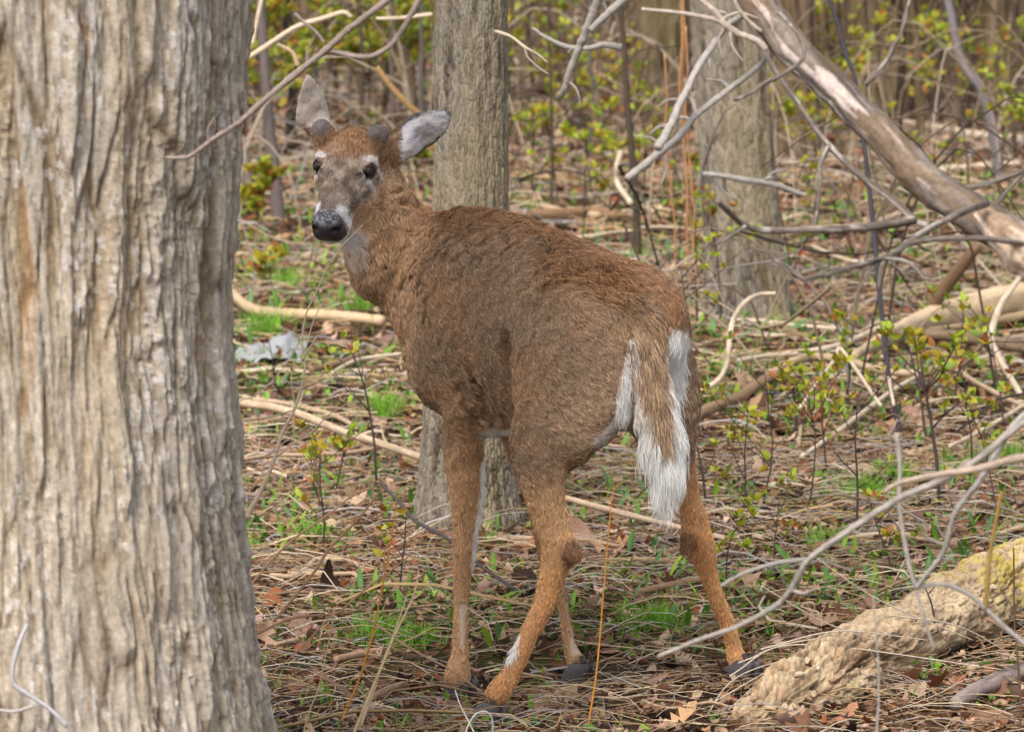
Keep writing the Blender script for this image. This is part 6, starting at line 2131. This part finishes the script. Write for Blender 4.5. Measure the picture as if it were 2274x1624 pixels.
    ln[stray] *= 1.4
    # moulting tufts standing off the coat, each with a dark parting behind it
    rump, _ = wseg(root_p, P(1270, 640, 7.97), P(1390, 690, 7.86), 0.085)
    spine, _ = wseg(root_p, P(950, 560, 8.33), P(1400, 620, 7.93), 0.10)
    shoul, _ = wseg(root_p, P(960, 640, 8.26), P(1060, 860, 8.14), 0.06)
    pw = (rump * 2.2 + spine * .8 + shoul * .9) * (nn[:, 1] < -0.35) * (nn[:, 2] < .72)
    lift0, ln0 = lift.copy(), ln.copy()
    fade = np.ones(n_h)
    for c_i in RG.choice(n_h, 80, p=pw / pw.sum()):
        d_ = unit(D2[c_i] + RG.normal(0, .25, 3))
        sz = RG.uniform(.007, .015)
        rel = root_p - root_p[c_i]
        al = rel @ d_
        ac = np.linalg.norm(rel - al[:, None] * d_, axis=1)
        m1 = np.exp(-((al / (sz * .7)) ** 2 + (ac / sz) ** 2))
        on = m1 > .25
        lift[on] += .26 * m1[on]
        ln[on] *= 1 + .55 * m1[on]
        D2[on] += d_ * .8
        fade[on] *= 1 + .22 * m1[on]
        m2 = np.exp(-(((al - sz * 1.5) / (sz * .50)) ** 2 + (ac / (sz * .9)) ** 2))
        ln *= 1 - .55 * m2
        lift *= 1 - .6 * m2
        fade *= 1 - .68 * m2
    lift = np.minimum(lift, lift0 + .30)
    ln = np.minimum(ln, ln0 * 1.6)
    fade = np.clip(fade, .28, 1.3)
    D2 = D2 - nn * (D2 * nn).sum(1)[:, None]
    D2 /= np.linalg.norm(D2, axis=1)[:, None] + 1e-9
    side = np.cross(D2, nn) * RG.normal(0, 0.12, n_h)[:, None]
    s = np.array([0, 0.36, 0.7, 1.0])
    pts = (root_p - nn * 0.0008)[:, None, :] + D2[:, None, :] * (ln[:, None] * s)[..., None] \
        + nn[:, None, :] * (ln[:, None] * lift[:, None] * np.sin(s * 2.1))[..., None] + side[:, None, :] * (ln[:, None] * s ** 2)[..., None]
    pts[:, 2:, 2] -= 0.0
    hc = bpy.data.hair_curves.new('deer_fur')
    hc.add_curves([4] * n_h)
    hc.attributes.new('position', 'FLOAT_VECTOR', 'POINT') if 'position' not in hc.attributes else None
    hc.attributes['position'].data.foreach_set('vector', (pts - loc).astype(np.float32).ravel())
    r0 = np.where(H2 > 0.5, 0.00034, 0.00046) * RG.uniform(0.8, 1.2, n_h)
    rad = r0[:, None] * np.array([1.0, 0.95, 0.7, 0.2])
    ra = hc.attributes.get('radius') or hc.attributes.new('radius', 'FLOAT', 'POINT')
    ra.data.foreach_set('value', rad.astype(np.float32).ravel())
    # banded agouti hairs: pale, mid and black-tipped ones mixed
    lum = C2.mean(1)
    k = RG.random(n_h)
    spread = np.where(lum > 0.45, 0.35, np.where(H2 > .5, 1.35, 1.0))
    fac = np.where(k < 0.28, 1 - 0.46 * spread, np.where(k < 0.72, 1.0, 1 + 0.55 * spread)) * RG.uniform(0.9, 1.1, n_h)
    fac *= 1 + 0.09 * spread * fbm(x * 160, y * 160, z * 160, 2, 91)
    fac = fac * fade
    colr = np.ones((n_h, 4), np.float32)
    colr[:, :3] = np.clip(C2 * fac[:, None], 0, 0.9)
    colr[stray, :3] = np.maximum(colr[stray, :3], lin(160, 146, 132))
    ca = hc.attributes.new('Col', 'FLOAT_COLOR', 'CURVE')
    ca.data.foreach_set('color', colr.ravel())
    m2, nt, b = node_mat('deer_fur')
    at = nt.nodes.new('ShaderNodeAttribute')
    at.attribute_name = 'Col'
    nt.links.new(at.outputs['Color'], b.inputs['Base Color'])
    b.inputs['Roughness'].default_value = 0.62
    b.inputs['Specular IOR Level'].default_value = 0.35
    hc.materials.append(m2)
    obj('fur', hc, root, kind='stuff')
    # eyes
    me_, nt, b = node_mat('deer_eye')
    at = nt.nodes.new('ShaderNodeAttribute')
    at.attribute_name = 'Col'
    nt.links.new(at.outputs['Color'], b.inputs['Base Color'])
    b.inputs['Roughness'].default_value = 0.10
    for s_ in (-1, 1):
        c = hp(0.004, s_ * 0.0505, 0.006)
        look = unit(Hs * s_ * 0.72 + Hn * 0.62 + Hf * 0.12)
        u_, v_ = unit(np.cross(look, Hf)), None
        v_ = np.cross(look, u_)
        rr, aa = np.meshgrid(np.linspace(0, np.pi, 18), np.linspace(0, 2 * np.pi, 28, endpoint=False), indexing='ij')
        dirs = np.cos(rr)[..., None] * look + np.sin(rr)[..., None] * (np.cos(aa)[..., None] * u_ + np.sin(aa)[..., None] * v_)
        EV = c + dirs.reshape(-1, 3) * 0.0138
        i, j = np.meshgrid(np.arange(17), np.arange(28), indexing='ij')
        EQ = np.stack([i * 28 + j, (i + 1) * 28 + j, (i + 1) * 28 + (j + 1) % 28, i * 28 + (j + 1) % 28], -1).reshape(-1, 4)
        ang = rr.ravel()
        pu = np.hypot(np.sin(ang) * np.cos(aa.ravel()) / 1.0, np.sin(ang) * np.sin(aa.ravel()) / 1.5)
        ec = np.tile(lin(92, 52, 32), (len(EV), 1))
        ec[pu < 0.34] = lin(12, 10, 12)
        ec[ang > 0.85] = lin(22, 15, 12)
        obj('eye', mesh_data('deer_eye', EV - loc, EQ, me_, ec), root)
    # hooves
    mh = vc_mat('hoof_horn', 0.5, 0.4, 0.3, 120, 0.3, 200)
    for key, fwd in (('FL', FW), ('FR', FW), ('HL', unit(FW + np.array((0.1, -0.1, 0)))), ('HR', FW)):
        acc = Acc()
        u, v, d = HOOF[key]
        g = P(u, v, d)
        g[2] = float(ground_z(np.array([g[0]]), np.array([g[1]]))[0]) + 0.001
        sd_ = unit(np.cross(fwd, UP))
        for s_ in (-1, 1):
            tv, tf = toe(g + sd_ * s_ * 0.0165 - fwd * 0.010, unit(fwd + sd_ * s_ * 0.14), sd_, 0.032, 0.074, 0.046)
            acc.add(tv, tf, lin(84, 78, 76))
        for s_ in (-1, 1):                                                       # dew claws
            dc = g + sd_ * s_ * 0.011 - fwd * 0.024 + UP * 0.066
            tv, tf = tube([dc, dc - fwd * 0.008 - UP * 0.012, dc - fwd * 0.010 - UP * 0.02], [0.0055, 0.005, 0.002], 8)
            acc.add(tv, tf, lin(66, 54, 44))
        obj('hoof', acc.mesh('hoof', mh, True, loc), root)
    return root
build_deer()
